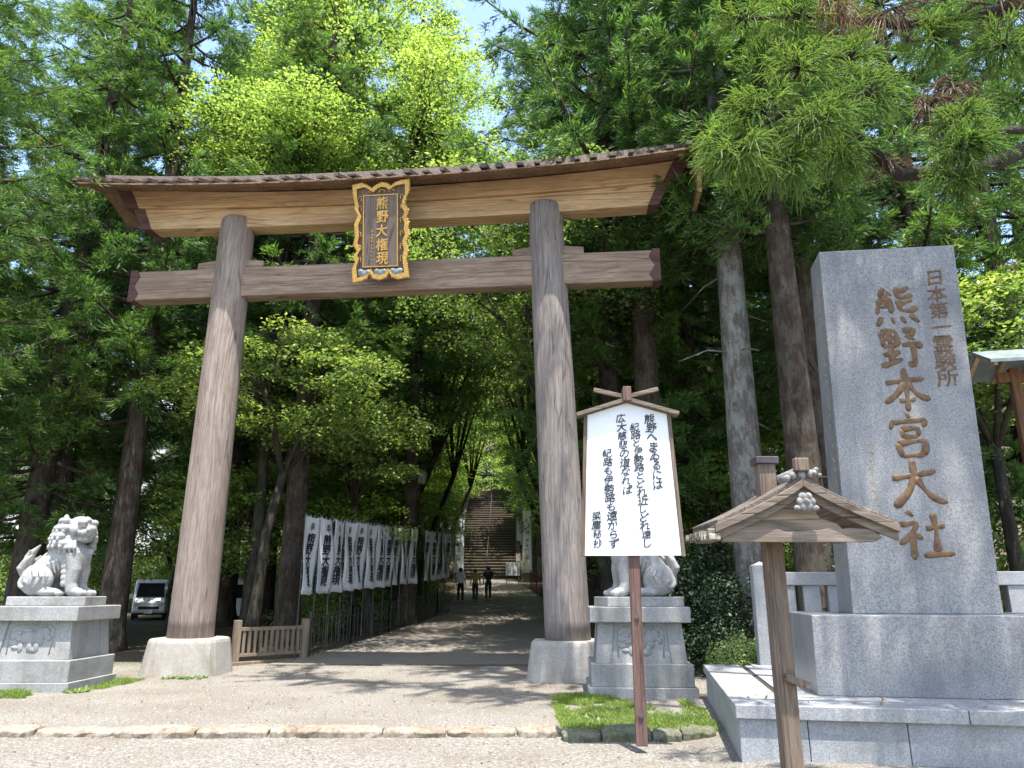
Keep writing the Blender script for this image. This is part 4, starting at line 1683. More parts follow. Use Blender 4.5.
# ------------------------------------------------------------------ parked vans and buildings on the left
def van():
    root = empty('parked_van', (0, 0, 0), 0, 'small white van facing forward, parked under the trees beside the left pillar', 'van', 'vehicles parked beyond the trees')
    M['vanpaint'] = m_plain('white_van_paint', (.78, .79, .8), .25, 0, .02)
    M['vanglass'] = m_plain('dark_van_glass', (.02, .025, .03), .08, 0, .1)
    M['tyre'] = m_plain('tyre_rubber', (.02, .02, .02), .8)
    M['lamp'] = m_plain('headlamp', (.5, .52, .52), .2)
    prof = [(-1.68, .32), (1.60, .32), (1.68, .45), (1.66, .82), (1.52, 1.0), (1.12, 1.78), (.9, 1.88), (-1.55, 1.86), (-1.68, 1.7)]   # x forward, z up
    W = 1.46
    rings = []
    mb = MB()
    for (yy, sc) in ((-W / 2, .965), (-W / 2 + .06, 1.0), (W / 2 - .06, 1.0), (W / 2, .965)):
        rings.append([(px * (sc if abs(px) > 1 else 1), yy, .3 + (pz - .3) * (sc if pz > 1.5 else 1)) for px, pz in prof])
    mb.loft(rings)
    body = mb.build('body', M['vanpaint'], root, False, .04, 3)
    # windscreen
    MB().hexa([(1.50, -.62, 1.06), (1.50, .62, 1.06), (1.17, .56, 1.70), (1.17, -.56, 1.70), (1.52, -.62, 1.07), (1.52, .62, 1.07), (1.19, .56, 1.71), (1.19, -.56, 1.71)]).build('windscreen', M['vanglass'], root)
    for s in (-1, 1):
        for (x0, x1, x2, x3) in ((.72, 1.32, 1.02, .72), (-.3, .62, .62, -.3), (-1.5, -.42, -.42, -1.45)):
            y0, y1 = s * (W / 2 - .012), s * (W / 2 + .006)
            MB().hexa([(x0, y0, 1.08), (x1, y0, 1.08), (x2, y0 - s * .0, 1.66), (x3, y0, 1.66), (x0, y1, 1.08), (x1, y1, 1.08), (x2, y1, 1.66), (x3, y1, 1.66)]).build('side_window', M['vanglass'], root)
        MB().box((1.655, s * .54, .72), (.06, .26, .16)).build('headlight', M['lamp'], root, False, .02)
        MB().box((1.25, s * .83, 1.1), (.06, .16, .2)).build('mirror', M['vanpaint'], root, False, .02)
        for x in (-1.05, 1.02):
            w = MB().tube([(x, s * .60, .29), (x, s * .75, .29)], .29, 20).build('wheel', M['tyre'], root, False, .02)
            MB().tube([(x, s * .745, .29), (x, s * .758, .29)], .17, 14).build('rim', M['bolt'], w)
    MB().box((1.68, 0, .56), (.05, .9, .14)).build('grille', M['tyre'], root, False, .01)
    MB().box((1.70, 0, .38), (.05, .34, .15)).build('number_plate', M['whiteboard'], root, False, .004)
    MB().box((0, 0, .30), (3.2, 1.3, .12)).build('underbody', M['tyre'], root)
    MB().tube([(1.53, -.1, 1.09), (1.36, .35, 1.38)], .012, 5).build('wiper', M['tyre'], root)
    return root


v1 = van()
v1.location = (-18.0, 38.5, height(-18, 38.5))
v1.rotation_euler = (0, 0, R(-68))
v2 = copy_tree(v1)
v2.location = (-12.3, 34.5, height(-12.3, 34.5))
v2.rotation_euler = (0, 0, R(195))
v2['label'] = 'white van seen side on behind the low picket fence'
v3 = copy_tree(v1)
v3.location = (-26.5, 37.5, height(-26.5, 37.5))
v3.rotation_euler = (0, 0, R(-60))
v3['label'] = 'white van mostly hidden behind trunks at the far left edge'


def office():
    x, y = -40, 48
    root = empty('wooden_building', (x, y, height(x, y)), R(20), 'low dark wooden building with slatted wall behind the trunks at far left', 'building')
    M['darkboard'] = m_wood('dark_slat_wood', (.03, .02, .014), (.06, .04, .028), (.1, .07, .05), 'X', streak=18)
    M['sheetroof'] = m_plain('pale_metal_roof', (.55, .57, .6), .4, .2, .1, 4)
    MB().box((0, 0, 2.0), (22, 7, 4.2)).build('wall', M['darkboard'], root)
    mb = MB()
    for k in range(28):
        mb.box((0, -3.55, .35 + k * .13), (21.6, .06, .06))
    mb.build('slats', M['fencewood'], root)
    MB().add([(-12, -5, 4.0), (12, -5, 4.0), (12, 0, 6.0), (-12, 0, 6.0), (12, 5, 4.0), (-12, 5, 4.0), (-12, -5, 4.15), (12, -5, 4.15), (12, 0, 6.15), (-12, 0, 6.15), (12, 5, 4.15), (-12, 5, 4.15)],
             [(0, 1, 2, 3), (3, 2, 4, 5), (6, 9, 8, 7), (9, 11, 10, 8), (0, 6, 7, 1), (5, 4, 10, 11), (1, 7, 8, 2), (2, 8, 10, 4), (0, 3, 9, 6), (3, 5, 11, 9)]).build('roof', M['sheetroof'], root)
    for k in range(4):
        w = MB().box((-8 + k * 5, -3.6, 2.0), (1.8, .12, 1.5)).build('window', M['fencewood'], root)
        MB().box((-8 + k * 5, -3.67, 2.0), (1.6, .02, 1.3)).build('pane', M['vanglass'], w)
    # pale house further back, its white wall showing between the trunks
    x, y = -36, 70
    h = empty('white_house', (x, y, height(x, y) - 1), R(12), 'pale two storey house glimpsed through the cedars at left', 'house')
    M['plaster'] = m_plain('white_plaster', (.74, .75, .76), .8, 0, .06, 2)
    MB().box((0, 0, 6.5), (15, 9, 13)).build('wall', M['plaster'], h)
    MB().add([(-8.2, -5.2, 13), (8.2, -5.2, 13), (8.2, 0, 16), (-8.2, 0, 16), (8.2, 5.2, 13), (-8.2, 5.2, 13)], [(0, 1, 2, 3), (3, 2, 4, 5), (0, 3, 5), (1, 4, 2), (0, 5, 4, 1)]).build('roof', M['sheetroof'], h)
    for k in range(4):
        for zz in (4.5, 8.3, 11):
            w = MB().box((-5.4 + k * 3.6, -4.53, zz), (1.7, .1, 1.5)).build('window', M['bolt'], h)
            MB().box((-5.4 + k * 3.6, -4.6, zz), (1.5, .03, 1.3)).build('pane', M['vanglass'], w)


office()


def shelter():
    root = empty('roofed_shelter', (10.0, 13.6, .95), R(-12), 'small roofed wooden notice shelter partly cut by the right edge', 'shelter')
    M['orangepost'] = m_wood('orange_brown_post', (.13, .06, .028), (.22, .11, .05), (.31, .17, .085), 'Z', streak=18)
    for x in (-.35, 2.6):
        MB().box((x, 0, 2.4), (.17, .17, 4.8)).build('post', M['orangepost'], root, False, .01)
    MB().box((1.1, 0, 4.62), (3.5, .14, .2)).build('beam', M['orangepost'], root, False, .01)
    MB().box((1.1, .02, 2.6), (2.7, .06, 2.0)).build('board', M['darkboard'], root, False, .01)
    MB().add([(-1.0, -.75, 4.75), (3.2, -.75, 4.75), (3.2, 0, 5.12), (-1.0, 0, 5.12), (3.2, .75, 4.75), (-1.0, .75, 4.75), (-1.0, -.75, 4.81), (3.2, -.75, 4.81), (3.2, 0, 5.18), (-1.0, 0, 5.18), (3.2, .75, 4.81), (-1.0, .75, 4.81)],
             [(0, 1, 2, 3), (3, 2, 4, 5), (6, 9, 8, 7), (9, 11, 10, 8), (0, 6, 7, 1), (5, 4, 10, 11), (1, 7, 8, 2), (2, 8, 10, 4), (0, 3, 9, 6), (3, 5, 11, 9)]).build('roof', m_plain('copper_green_roof', (.15, .18, .18), .55, .2, .3, 5), root)
    for k in range(9):
        x = -.9 + k * .5
        for s in (-1, 1):
            MB().hexa([(x - .03, s * .70, 4.70), (x + .03, s * .70, 4.70), (x + .03, 0, 5.05), (x - .03, 0, 5.05), (x - .03, s * .70, 4.77), (x + .03, s * .70, 4.77), (x + .03, 0, 5.11), (x - .03, 0, 5.11)]).build('rafter', M['lintel'], root)


shelter()


# ------------------------------------------------------------------ vegetation
def trunk_mesh(name, pts, rad, mat, n=12, limbs=(), flare=True):
    mb = MB()
    pts = list(pts)
    rad = list(rad)
    if flare:
        p0 = Vector(pts[0])
        d = Vector(pts[1]) - p0
        pts = [p0 - Vector((0, 0, .4)), p0 + d * (.12 / max(d.length, .1)), p0 + d * (.6 / max(d.length, .6))] + pts[1:]
        rad = [rad[0] * 1.75, rad[0] * 1.4, rad[0] * 1.08] + rad[1:]
    mb.tube(pts, rad, n)
    for lp, lr in limbs:
        mb.tube(lp, lr, 5 if lr[0] < .05 else 7)
    me = bpy.data.meshes.new(name)
    me.from_pydata(mb.v, [], mb.f)
    me.polygons.foreach_set('use_smooth', [True] * len(me.polygons))
    me.materials.append(mat)
    return me


def cedar(seed, H=24, z0=6, RR=3.6, r0=.34, nb=80, per=16, bark='bark', leaf='leaf_cedar', slen=.34, swid=.036, bare=0.25):
    rng = np.random.default_rng(seed)
    rnd = random.Random(seed)
    npt = 9
    lean = (rnd.uniform(-.25, .25), rnd.uniform(-.25, .25))
    tp = [(lean[0] * (i / (npt - 1)) ** 2 * 1.5, lean[1] * (i / (npt - 1)) ** 2 * 1.5, H * i / (npt - 1)) for i in range(npt)]
    tr = [r0 * (1 - .93 * (i / (npt - 1)) ** 1.1) for i in range(npt)]
    limbs = []
    Bs, Ds, Ls, Ws = [], [], [], []
    for b in range(nb):
        f = (b + rnd.random()) / nb
        z = z0 + (H - z0 - .3) * (f ** 1.15)
        prof = min(1.0, .55 + 2.2 * f) * max(.06, (1 - f)) ** .62
        L = max(.5, RR * prof * rnd.uniform(.7, 1.15))
        a = b * 2.399963 + rnd.uniform(-.5, .5)
        out = np.array([math.cos(a), math.sin(a), 0])
        droop = rnd.uniform(.12, .42) * (1 - .5 * f)
        up = rnd.uniform(.15, .35)
        base = np.array([np.interp(z, [p[2] for p in tp], [p[0] for p in tp]), np.interp(z, [p[2] for p in tp], [p[1] for p in tp]), z])

        def P(s):
            s = np.asarray(s, dtype=float)
            return base + np.outer(s * L, out) + np.outer(L * (-droop * 1.6 * s + (droop + up) * s ** 2.4), [0, 0, 1])
        lp = P([0, .25, .5, .75, 1.0])
        rr = .018 + .016 * L
        limbs.append(([tuple(p) for p in lp], [rr, rr * .8, rr * .6, rr * .4, rr * .15]))
        nt = int((L / .17 + 5) * (1 - .1 * f))
        s = rng.uniform(.22, 1.0, nt) ** .85
        pos = P(s)
        side = np.where(rng.random(nt) < .5, -1, 1)[:, None] * np.cross([0, 0, 1], out)[None, :]
        tw = unit(out[None, :] * rng.uniform(.25, .9, (nt, 1)) + side * rng.uniform(.2, .9, (nt, 1)) + rng.normal(0, .22, (nt, 3)))
        tl = rng.uniform(.45, 1.05, nt) * (1.15 - .55 * s) * min(1, L / 1.8 + .35)
        # tip twig goes straight out
        tw[-1] = out
        s_ = rng.random((nt, per)) ** .8
        q = pos[:, None, :] + tw[:, None, :] * (tl[:, None] * s_)[:, :, None]
        q[:, :, 2] -= (tl[:, None] * s_ ** 2) * .38
        q += rng.normal(0, .045, q.shape)
        d = tw[:, None, :] * .95 + rng.normal(0, .46, (nt, per, 3))
        d[:, :, 2] += rng.uniform(-.35, .35, (nt, per)) - .05
        n = nt * per
        Bs.append(q.reshape(n, 3))
        Ds.append(d.reshape(n, 3))
        Ls.append(rng.uniform(.55, 1.15, n) * slen)
        Ws.append(rng.uniform(.7, 1.3, n) * swid)
    # bare dead snags on the lower trunk
    for k in range(int(10 * bare) + 4):
        z = rnd.uniform(max(2.0, z0 * .35), z0 + 2)
        a = rnd.uniform(0, 6.28)
        l = rnd.uniform(.5, 1.8)
        limbs.append(([(0, 0, z), (l * .5 * math.cos(a), l * .5 * math.sin(a), z - .05 * l), (l * math.cos(a), l * math.sin(a), z - .28 * l)], [.03, .02, .006]))
    B_, D_ = np.concatenate(Bs), unit(np.concatenate(Ds))
    N_ = unit(np.cross(D_, rng.normal(size=B_.shape)))
    crown = quads_mesh('crown', kites(B_, D_, N_, np.concatenate(Ls), np.concatenate(Ws)), M[leaf])
    trunk = trunk_mesh('trunk', tp, tr, M[bark], 14, limbs)
    return trunk, crown


def leaf_clump(C, rad, thick, n, size, rng, droop=.25, spread=.5):
    r = rad * np.sqrt(rng.random(n))
    a = rng.random(n) * 2 * PI
    B = np.stack([r * np.cos(a), r * np.sin(a), rng.normal(0, thick, n) - droop * (r / max(rad, .01)) ** 2 * rad], 1) + C
    N = unit(np.array([0, 0, 1.0]) + rng.normal(0, spread, (n, 3)))
    D = unit(np.stack([np.cos(a), np.sin(a), np.full(n, -.25)], 1) + rng.normal(0, .7, (n, 3)))
    D = unit(D - N * np.sum(D * N, 1, keepdims=True))
    L = size * rng.uniform(.6, 1.25, n)
    return kites(B, D, N, L, L * rng.uniform(.45, .7, n))


def broadleaf(seed, H, fork, RR, r0, crown_z, crown_h, nclump=70, per=170, size=.15, leaf='leaf_mid', bark='bark_dark', clump=(.55, 1.1), layer=.1, stems=1, lean=(0, 0)):
    rng = np.random.default_rng(seed)
    rnd = random.Random(seed)
    limbs = []
    Q = []
    mid = Vector((lean[0], lean[1], fork))
    tp = [(0, 0, 0), (lean[0] * .25, lean[1] * .25, fork * .33), (lean[0] * .6 + rnd.uniform(-.12, .12), lean[1] * .6, fork * .66), tuple(mid)]
    tr = [r0, r0 * .86, r0 * .75, r0 * .66]
    mains = []
    nm = 7
    for k in range(nm):
        a = k * 2 * PI / nm + rnd.uniform(-.4, .4)
        rr = RR * rnd.uniform(.3, .62)
        e = Vector((lean[0] * 1.3 + rr * math.cos(a), lean[1] * 1.3 + rr * math.sin(a), crown_z + crown_h * rnd.uniform(-.25, .42)))
        m1 = mid.lerp(e, .45) + Vector((rnd.uniform(-.3, .3), rnd.uniform(-.3, .3), .12 * crown_h))
        limbs.append(([tuple(mid - Vector((0, 0, .1))), tuple(m1), tuple(e)], [r0 * .42, r0 * .27, r0 * .1]))
        mains.append((m1, e))
    for c in range(nclump):
        th = rnd.uniform(0, 2 * PI)
        u = rnd.uniform(-1, 1)
        rr = (rnd.uniform(.25, 1)) ** .45
        w = math.sqrt(1 - u * u)
        C = Vector((lean[0] * 1.3 + RR * rr * w * math.cos(th), lean[1] * 1.3 + RR * rr * w * math.sin(th), crown_z + crown_h * .5 * rr * u))
        m1, e = min(mains, key=lambda q: (q[1] - C).length)
        s = m1.lerp(e, rnd.uniform(.3, 1))
        k1 = s.lerp(C, .55) + Vector((0, 0, .18))
        limbs.append(([tuple(s), tuple(k1), tuple(C)], [r0 * .09 + .01, r0 * .05 + .008, .008]))
        cr = rnd.uniform(*clump)
        n = int(per * (cr / clump[1]) ** 1.6)
        Q.append(leaf_clump(np.array(C), cr, layer, n, size, rng, rnd.uniform(.05, .35), .45))
    crown = quads_mesh('crown', np.concatenate(Q), M[leaf])
    trunk = trunk_mesh('trunk', tp, tr, M[bark], 12, limbs)
    return trunk, crown


def bush(seed, rx, ry, h, n=5000, size=.09, leaf='leaf_dark', lump=.25, kind='kite'):
    rng = np.random.default_rng(seed)
    rnd = random.Random(seed)
    Q = []
    nl = 26
    for k in range(nl):
        th = rnd.uniform(0, 2 * PI)
        u = rnd.uniform(.0, 1)
        w = math.sqrt(1 - u * u)
        q = rnd.uniform(.55, 1.0)
        C = np.array([rx * w * math.cos(th) * q, ry * w * math.sin(th) * q, h * (.15 + .8 * u) * q])
        m = n // nl
        d = unit(rng.normal(size=(m, 3)))
        rr = lump * min(rx, ry, h) * rng.uniform(.6, 1.3, (m, 1)) * 1.5
        B = C + d * rr
        B[:, 2] = np.abs(B[:, 2])
        N = unit(d + rng.normal(0, .5, (m, 3)) + np.array([0, 0, .4]))
        D = unit(np.cross(N, rng.normal(size=(m, 3))))
        L = size * rng.uniform(.6, 1.3, m)
        Q.append(kites(B, D, N, L, L * .55))
    crown = quads_mesh('foliage', np.concatenate(Q), M[leaf])
    mb = MB()
    for k in range(7):
        a = rnd.uniform(0, 6.28)
        mb.tube([(0, 0, -.1), (rx * .3 * math.cos(a), ry * .3 * math.sin(a), h * .4), (rx * .6 * math.cos(a), ry * .6 * math.sin(a), h * .75)], [.03, .02, .008], 5)
    me = bpy.data.meshes.new('stem')
    me.from_pydata(mb.v, [], mb.f)
    me.materials.append(M['bark_dark'])
    return me, crown


def plant(name, meshes, loc, rz=0, sc=1.0, label=None, cat='tree', group=None, parts=('trunk', 'crown'), sz=None):
    root = empty(name, loc, rz, label, cat, group)
    root.scale = (sc, sc, sz if sz else sc)
    for nm, me in zip(parts, meshes):
        o = bpy.data.objects.new(nm, me)
        link(o, root)
    return root


CED = {
    'a': cedar(101, 26, 6.0, 4.2, .34, 100, 50, slen=.23, swid=.03),
    'b': cedar(102, 28, 8.0, 4.0, .36, 92, 50, slen=.23, swid=.03),
    'c': cedar(103, 24, 4.0, 3.9, .28, 100, 50, slen=.23, swid=.03),
    'd': cedar(104, 27, 3.2, 4.6, .38, 116, 50, slen=.23, swid=.03),
    'p': cedar(105, 27, 9.8, 3.0, .40, 92, 50, 'bark_pale', slen=.23, swid=.03),
    'q': cedar(106, 27, 9.6, 3.3, .39, 92, 50, 'bark', slen=.23, swid=.03),
    'w': cedar(107, 28, 9.6, 7.0, .42, 96, 52, 'bark', slen=.25, swid=.032),
    'n': cedar(108, 24, 6.5, 5.2, .42, 104, 62, 'bark', slen=.19, swid=.021),
}
BRO = {
    'bright': broadleaf(201, 24, 11.5, 5.0, .24, 19.0, 12.0, 200, 430, .14, 'leaf_bright', 'bark_dark', (.7, 1.35), .13),
    'bright2': broadleaf(202, 20, 10.5, 3.1, .18, 15.5, 3.6, 85, 420, .125, 'leaf_bright', 'bark_dark', (.7, 1.3), .07),
    'mid': broadleaf(203, 9, 4.6, 3.1, .17, 7.0, 3.4, 66, 420, .14, 'leaf_mid', 'bark_dark', (.6, 1.15), .07, 1, (.5, 0)),
    'mid2': broadleaf(204, 8, 4.2, 2.7, .14, 6.3, 3.6, 62, 380, .13, 'leaf_mid', 'bark_dark', (.5, 1.0), .08, 1, (-.7, 0)),
    'tall': broadleaf(205, 18, 8, 4.2, .25, 13.5, 10, 110, 240, .17, 'leaf_mid', 'bark_dark', (.7, 1.3), .12, 1, (.9, 0)),
    'arch': broadleaf(207, 15, 6.5, 4.6, .18, 11.5, 6.5, 90, 280, .14, 'leaf_mid', 'bark_dark', (.7, 1.3), .1, 1, (2.2, 0)),
    'archb': broadleaf(208, 15, 6.0, 4.4, .16, 10.5, 7.5, 90, 260, .14, 'leaf_bright', 'bark_dark', (.6, 1.2), .1, 1, (2.0, 0)),
    'midb': broadleaf(209, 9, 4.2, 3.2, .17, 7.0, 4.2, 64, 260, .17, 'leaf_bright', 'bark_dark', (.6, 1.15), .09, 1, (.3, 0)),
    'low': broadleaf(206, 5, 1.6, 1.8, .09, 3.0, 2.8, 46, 200, .12, 'leaf_bright', 'bark_dark', (.4, .8), .07),
}
BSH = {
    'hedge': bush(301, 1.5, 1.2, 2.6, 9000, .10, 'leaf_dark', .3),
    'round': bush(302, 1.1, 1.0, 1.4, 6000, .08, 'leaf_mid', .3),
    'clip': bush(303, .38, .36, .45, 3500, .035, 'leaf_mid', .3),
    'big': bush(304, 2.6, 2.2, 4.2, 14000, .15, 'leaf_mid', .28),
}


def ced(kind, x, y, label, group=None, rz=0.0, sc=1.0, sz=None):
    return plant('cedar_tree', CED[kind], (x, y, height(x, y) - .05), rz, sc, label, 'tree', group, sz=sz)


def bro(kind, x, y, label, group=None, rz=0.0, sc=1.0, sz=None, name='broadleaf_tree'):
    return plant(name, BRO[kind], (x, y, height(x, y) - .05), rz, sc, label, 'tree', group, sz=sz)


def bsh(kind, x, y, label, group=None, rz=0.0, sc=1.0, z=None, cat='shrub', sz=None):
    return plant('shrub', BSH[kind], (x, y, height(x, y) if z is None else z), rz, sc, label, cat, group, ('stem', 'foliage'), sz=sz)


# left group of cedars
ced('d', -13.4, 21.0, 'thick cedar with low hanging foliage behind the left lion', None, .4, 1.0)
ced('a', -15.4, 25.6, 'cedar trunk just right of the leftmost thick cedar, further back', None, 2.0, 1.0)
ced('a', -10.75, 20.8, 'dark barked cedar standing between the left lion pedestal and the left pillar', None, 4.1, 1.05)
ced('b', -8.2, 24.3, 'reddish cedar trunk seen just right of the left torii pillar', None, 1.0, .85)
ced('b', -6.2, 21.4, 'cedar standing directly behind the nearest white banner', None, 5.0, .95)
ced('b', -3.78, 27.5, 'dark cedar trunk between the two rows of banners', None, 3.0, .9)
ced('c', -17.0, 19.0, 'cedar cut by the left edge of the picture', None, 3.3, 1.1)
ced('d', -17.5, 29.0, 'dense cedar filling the upper left behind the first trunks', None, .9, 1.35)
ced('a', -11.6, 31.0, 'tall cedar behind the left pillar top', None, 2.6, 1.35)
ced('d', -14.0, 37.0, 'very tall cedar far behind the left end of the torii roof', None, 5.6, 1.6)
ced('d', -22.5, 24.0, 'cedar reaching into the top left corner from beyond the picture edge', None, 3.6, 1.25)
# broadleaf trees in and behind the gate
bro('bright', -5.3, 25.0, 'tall bright yellow green tree rising above the middle of the torii roof', None, .3, 1.0)
bro('bright2', -7.3, 21.6, 'layered bright green maple above the left end of the torii roof', None, 1.9, 1.0)
bro('mid', -6.7, 19.9, 'pale leaved tree with flat layers showing through the gate', None, .2, 1.0)
bro('mid2', -4.3, 23.6, 'leaning small tree over the far end of the long banner row', None, .0, .95)
bro('tall', -6.6, 32.0, 'dark stemmed spreading tree in the middle of the gate opening', None, 2.1, 1.0)
ced('w', 3.4, 32.5, 'very tall cedar above the right pillar, beyond the wide dark one', None, .4, 1.2)
ced('w', -4.9, 35.0, 'very tall cedar closing the sky above the middle of the gate', None, 1.4, 1.2)
for i, (x, y, k, sc) in enumerate(((-8.9, 22.6, 'low', 1.25), (-7.4, 25.6, 'low', 1.35), (-5.6, 24.9, 'low', 1.1), (-6.4, 28.6, 'low', 1.4), (-5.3, 31.6, 'low', 1.3), (-8.0, 32.5, 'midb', .75), (-4.9, 41.5, 'low', 1.3), (3.4, 23.0, 'low', 1.2), (3.6, 28.2, 'low', 1.4), (4.9, 25.0, 'low', 1.6), (6.6, 20.4, 'low', 1.3), (3.3, 36.0, 'low', 1.3))):
    bro(k, x, y, 'young leafy tree in the understory between the dark trunks behind the gate', 'young trees in the understory', 1.7 * i, sc, name='young_tree')
bro('low', -11.9, 27.0, 'low bright green maple between the left pillar and the white van', None, .5, 1.3)
ced('n', -13.9, 15.0, 'cedar at the left picture edge with sunlit sprays hanging into the upper left corner', None, 1.1, 1.0)
ced('w', -9.6, 29.5, 'wide cedar with long boughs behind the bright tree', None, 2.2, 1.1)
bro('arch', -5.4, 30.5, 'slender tree arching over the path from the left side', None, .1, 1.0)
bro('archb', -5.0, 38.5, 'second arching tree further along the left side of the path', None, -.3, 1.05)
bro('arch', 3.0, 20.4, 'slender tree close behind the right pillar leaning over the path', None, 3.3, .95)
bro('arch', 2.9, 26.5, 'slender tree arching over the path from the right side', None, 3.0, 1.0)
bro('archb', 2.7, 33.0, 'second arching tree further along the right side of the path', None, 3.4, 1.05)
bro('archb', 2.6, 41.5, 'third arching tree near the right path edge by the red railing', None, 2.9, 1.1)
bro('archb', -4.9, 48.5, 'arching tree close to the foot of the staircase', None, .2, 1.1)
# right side
ced('w', 3.7, 19.6, 'wide dark cedar whose long boughs reach over the right half of the torii roof', None, 2.6, 1.0)
ced('p', 5.05, 15.9, 'pale lichen covered cedar trunk left of the monument', None, .5, 1.0)
ced('q', 5.95, 15.0, 'brown cedar trunk close behind the monument, right of the pale one', None, 2.9, .98)
ced('q', 7.15, 17.0, 'mossy cedar trunk rising above the top of the monument', None, 4.4, 1.0)
ced('c', 5.6, 22.4, 'slim dark cedar between the torii lintel end and the pale trunk', None, 1.2, 1.05)
ced('d', 2.9, 21.5, 'dense cedar directly behind the right torii pillar', None, 5.2, 1.05)
ced('b', 10.6, 17.6, 'dark cedar trunk right of the monument behind the shelter', None, .2, 1.0)
ced('a', 8.8, 21.0, 'cedar with green sprays right of the monument top', None, 1.4, 1.0)
ced('d', 13.8, 19.5, 'dense cedar at the right edge behind the shelter', None, 3.9, 1.0)
bro('mid', 11.0, 16.6, 'bright green young tree beside the right edge of the monument', None, 1.0, 1.05)
# second line on both sides of the path
rd = random.Random(77)
FARL = 'distant cedar of the wood on the hillside behind the gate'
spots = []
for (x, y) in ((4.4, 29), (6.0, 38), (8.5, 33), (8.0, 27), (-9.2, 40), (-13.5, 36), (-9.5, 46), (6.8, 44), (-7.6, 54), (4.6, 55),
               (-20.5, 33), (-23, 26), (-26, 44), (-18.5, 45), (-13.5, 50), (11.5, 29), (11, 38), (15.5, 33), (18, 24), (-30, 34), (-24, 55), (-16, 58), (-9, 60), (-6.2, 64), (2.6, 64), (6, 58), (10, 50), (15, 45), (21, 38),
               (-5.5, 74), (1.6, 74), (-9.5, 70), (5.5, 70), (-13, 68), (9.5, 66), (14, 60), (20, 54), (-1.8, 88), (-5.5, 84), (2.4, 84), (6, 82), (-9.5, 82), (-14, 80), (-20, 72), (-28, 66), (10.5, 78), (16, 74), (-34, 56), (26, 46), (-40, 62), (-44, 46)):
    spots.append((x, y))
for i, (x, y) in enumerate(spots):
    k = 'dacbdc'[i % 6]
    if y < 48 and abs(x + 2) < 8:
        k = 'cadc'[i % 4]
    ced(k, x + rd.uniform(-.4, .4), y + rd.uniform(-.5, .5), FARL, 'distant cedars of the wood', rd.uniform(0, 6.28), rd.uniform(.85, 1.15))
FARB = 'distant broadleaf tree growing among the cedars of the hillside wood'
for (x, y, k, s) in ((3.6, 25.5, 'mid', .9), (4.2, 33, 'mid2', 1.0), (-6.2, 36.5, 'mid', 1.05), (-8.5, 33.5, 'mid2', 1.0), (-6.0, 47, 'midb', 1.2), (3.9, 43, 'midb', 1.1), (3.2, 50, 'midb', 1.2), (-6.6, 42, 'midb', 1.2), (-5.2, 56, 'midb', 1.15), (1.7, 57, 'midb', 1.1), (-5.3, 63, 'midb', 1.3), (1.5, 66, 'midb', 1.3), (-5.6, 66, 'archb', .9), (-5.3, 73, 'archb', .9), (-12.5, 43, 'mid', 1.1), (8.3, 30, 'mid', 1.1), (-8.5, 52, 'tall', .9), (4.6, 60, 'tall', .8), (-6.8, 58, 'mid', 1.1), (12, 25, 'mid2', 1.1), (-16.5, 40.5, 'mid2', 1.0), (-0.9, 84, 'tall', .8), (-3.9, 80, 'mid', 1.2)):
    bro(k, x, y, FARB, 'distant broadleaf trees', rd.uniform(0, 6.28), s)
# shrubs
bsh('hedge', 4.5, 15.4, 'dark dense evergreen shrub right of the poem board, in front of the pale trunk', None, .3, .72)
bsh('hedge', 3.95, 16.8, 'dark evergreen shrub behind the right lion statue', None, 1.9, .95)
bsh('hedge', 6.9, 13.9, 'dark shrub behind the granite fence left of the monument', None, 2.7, 1.0)
bsh('clip', 3.55, 12.62, 'small clipped green shrub at the back corner of the granite platform', None, .2, 1.15, .35)
bsh('clip', 4.0, 12.75, 'second small clipped shrub next to the granite fence post', None, 1.2, 1.0, .35)
bsh('big', 12.6, 18.6, 'leafy bush at the right picture edge below the shelter', None, 2.2, .9)
bsh('big', 9.8, 19.2, 'dark leafy bush right of the monument under the shelter roof', None, 1.0, .8)
for i, (x, y) in enumerate(((-26, 47), (-22.5, 48.5), (-19, 47), (-15.5, 49), (-12, 50), (-30, 45), (-34, 42), (-28.5, 51), (-17, 53), (-23, 54))):
    bsh('big', x, y, 'leafy bush of the hedge closing off the car park behind the white vans', 'hedge bushes behind the vans', 1.3 * i, 1.05 + .12 * (i % 3))
UND = 'undergrowth bush on the wooded slope among the distant trunks'
for i in range(44):
    side = -1 if i % 2 else 1
    y = rd.uniform(22, 62)
    l, r = path_edges(y)
    k = rd.choice(('big', 'round', 'round'))
    m = 3.2 if k == 'big' else 1.5
    x = (l - m - rd.uniform(0, 1) ** 1.5 * 12) if side < 0 else (r + m + rd.uniform(0, 1) ** 1.5 * 12)
    if side < 0 and -26 < x < -7.5 and y < 44:
        continue
    bsh(k, x, y, UND, 'undergrowth bushes', rd.uniform(0, 6.28), rd.uniform(.6, 1.0))


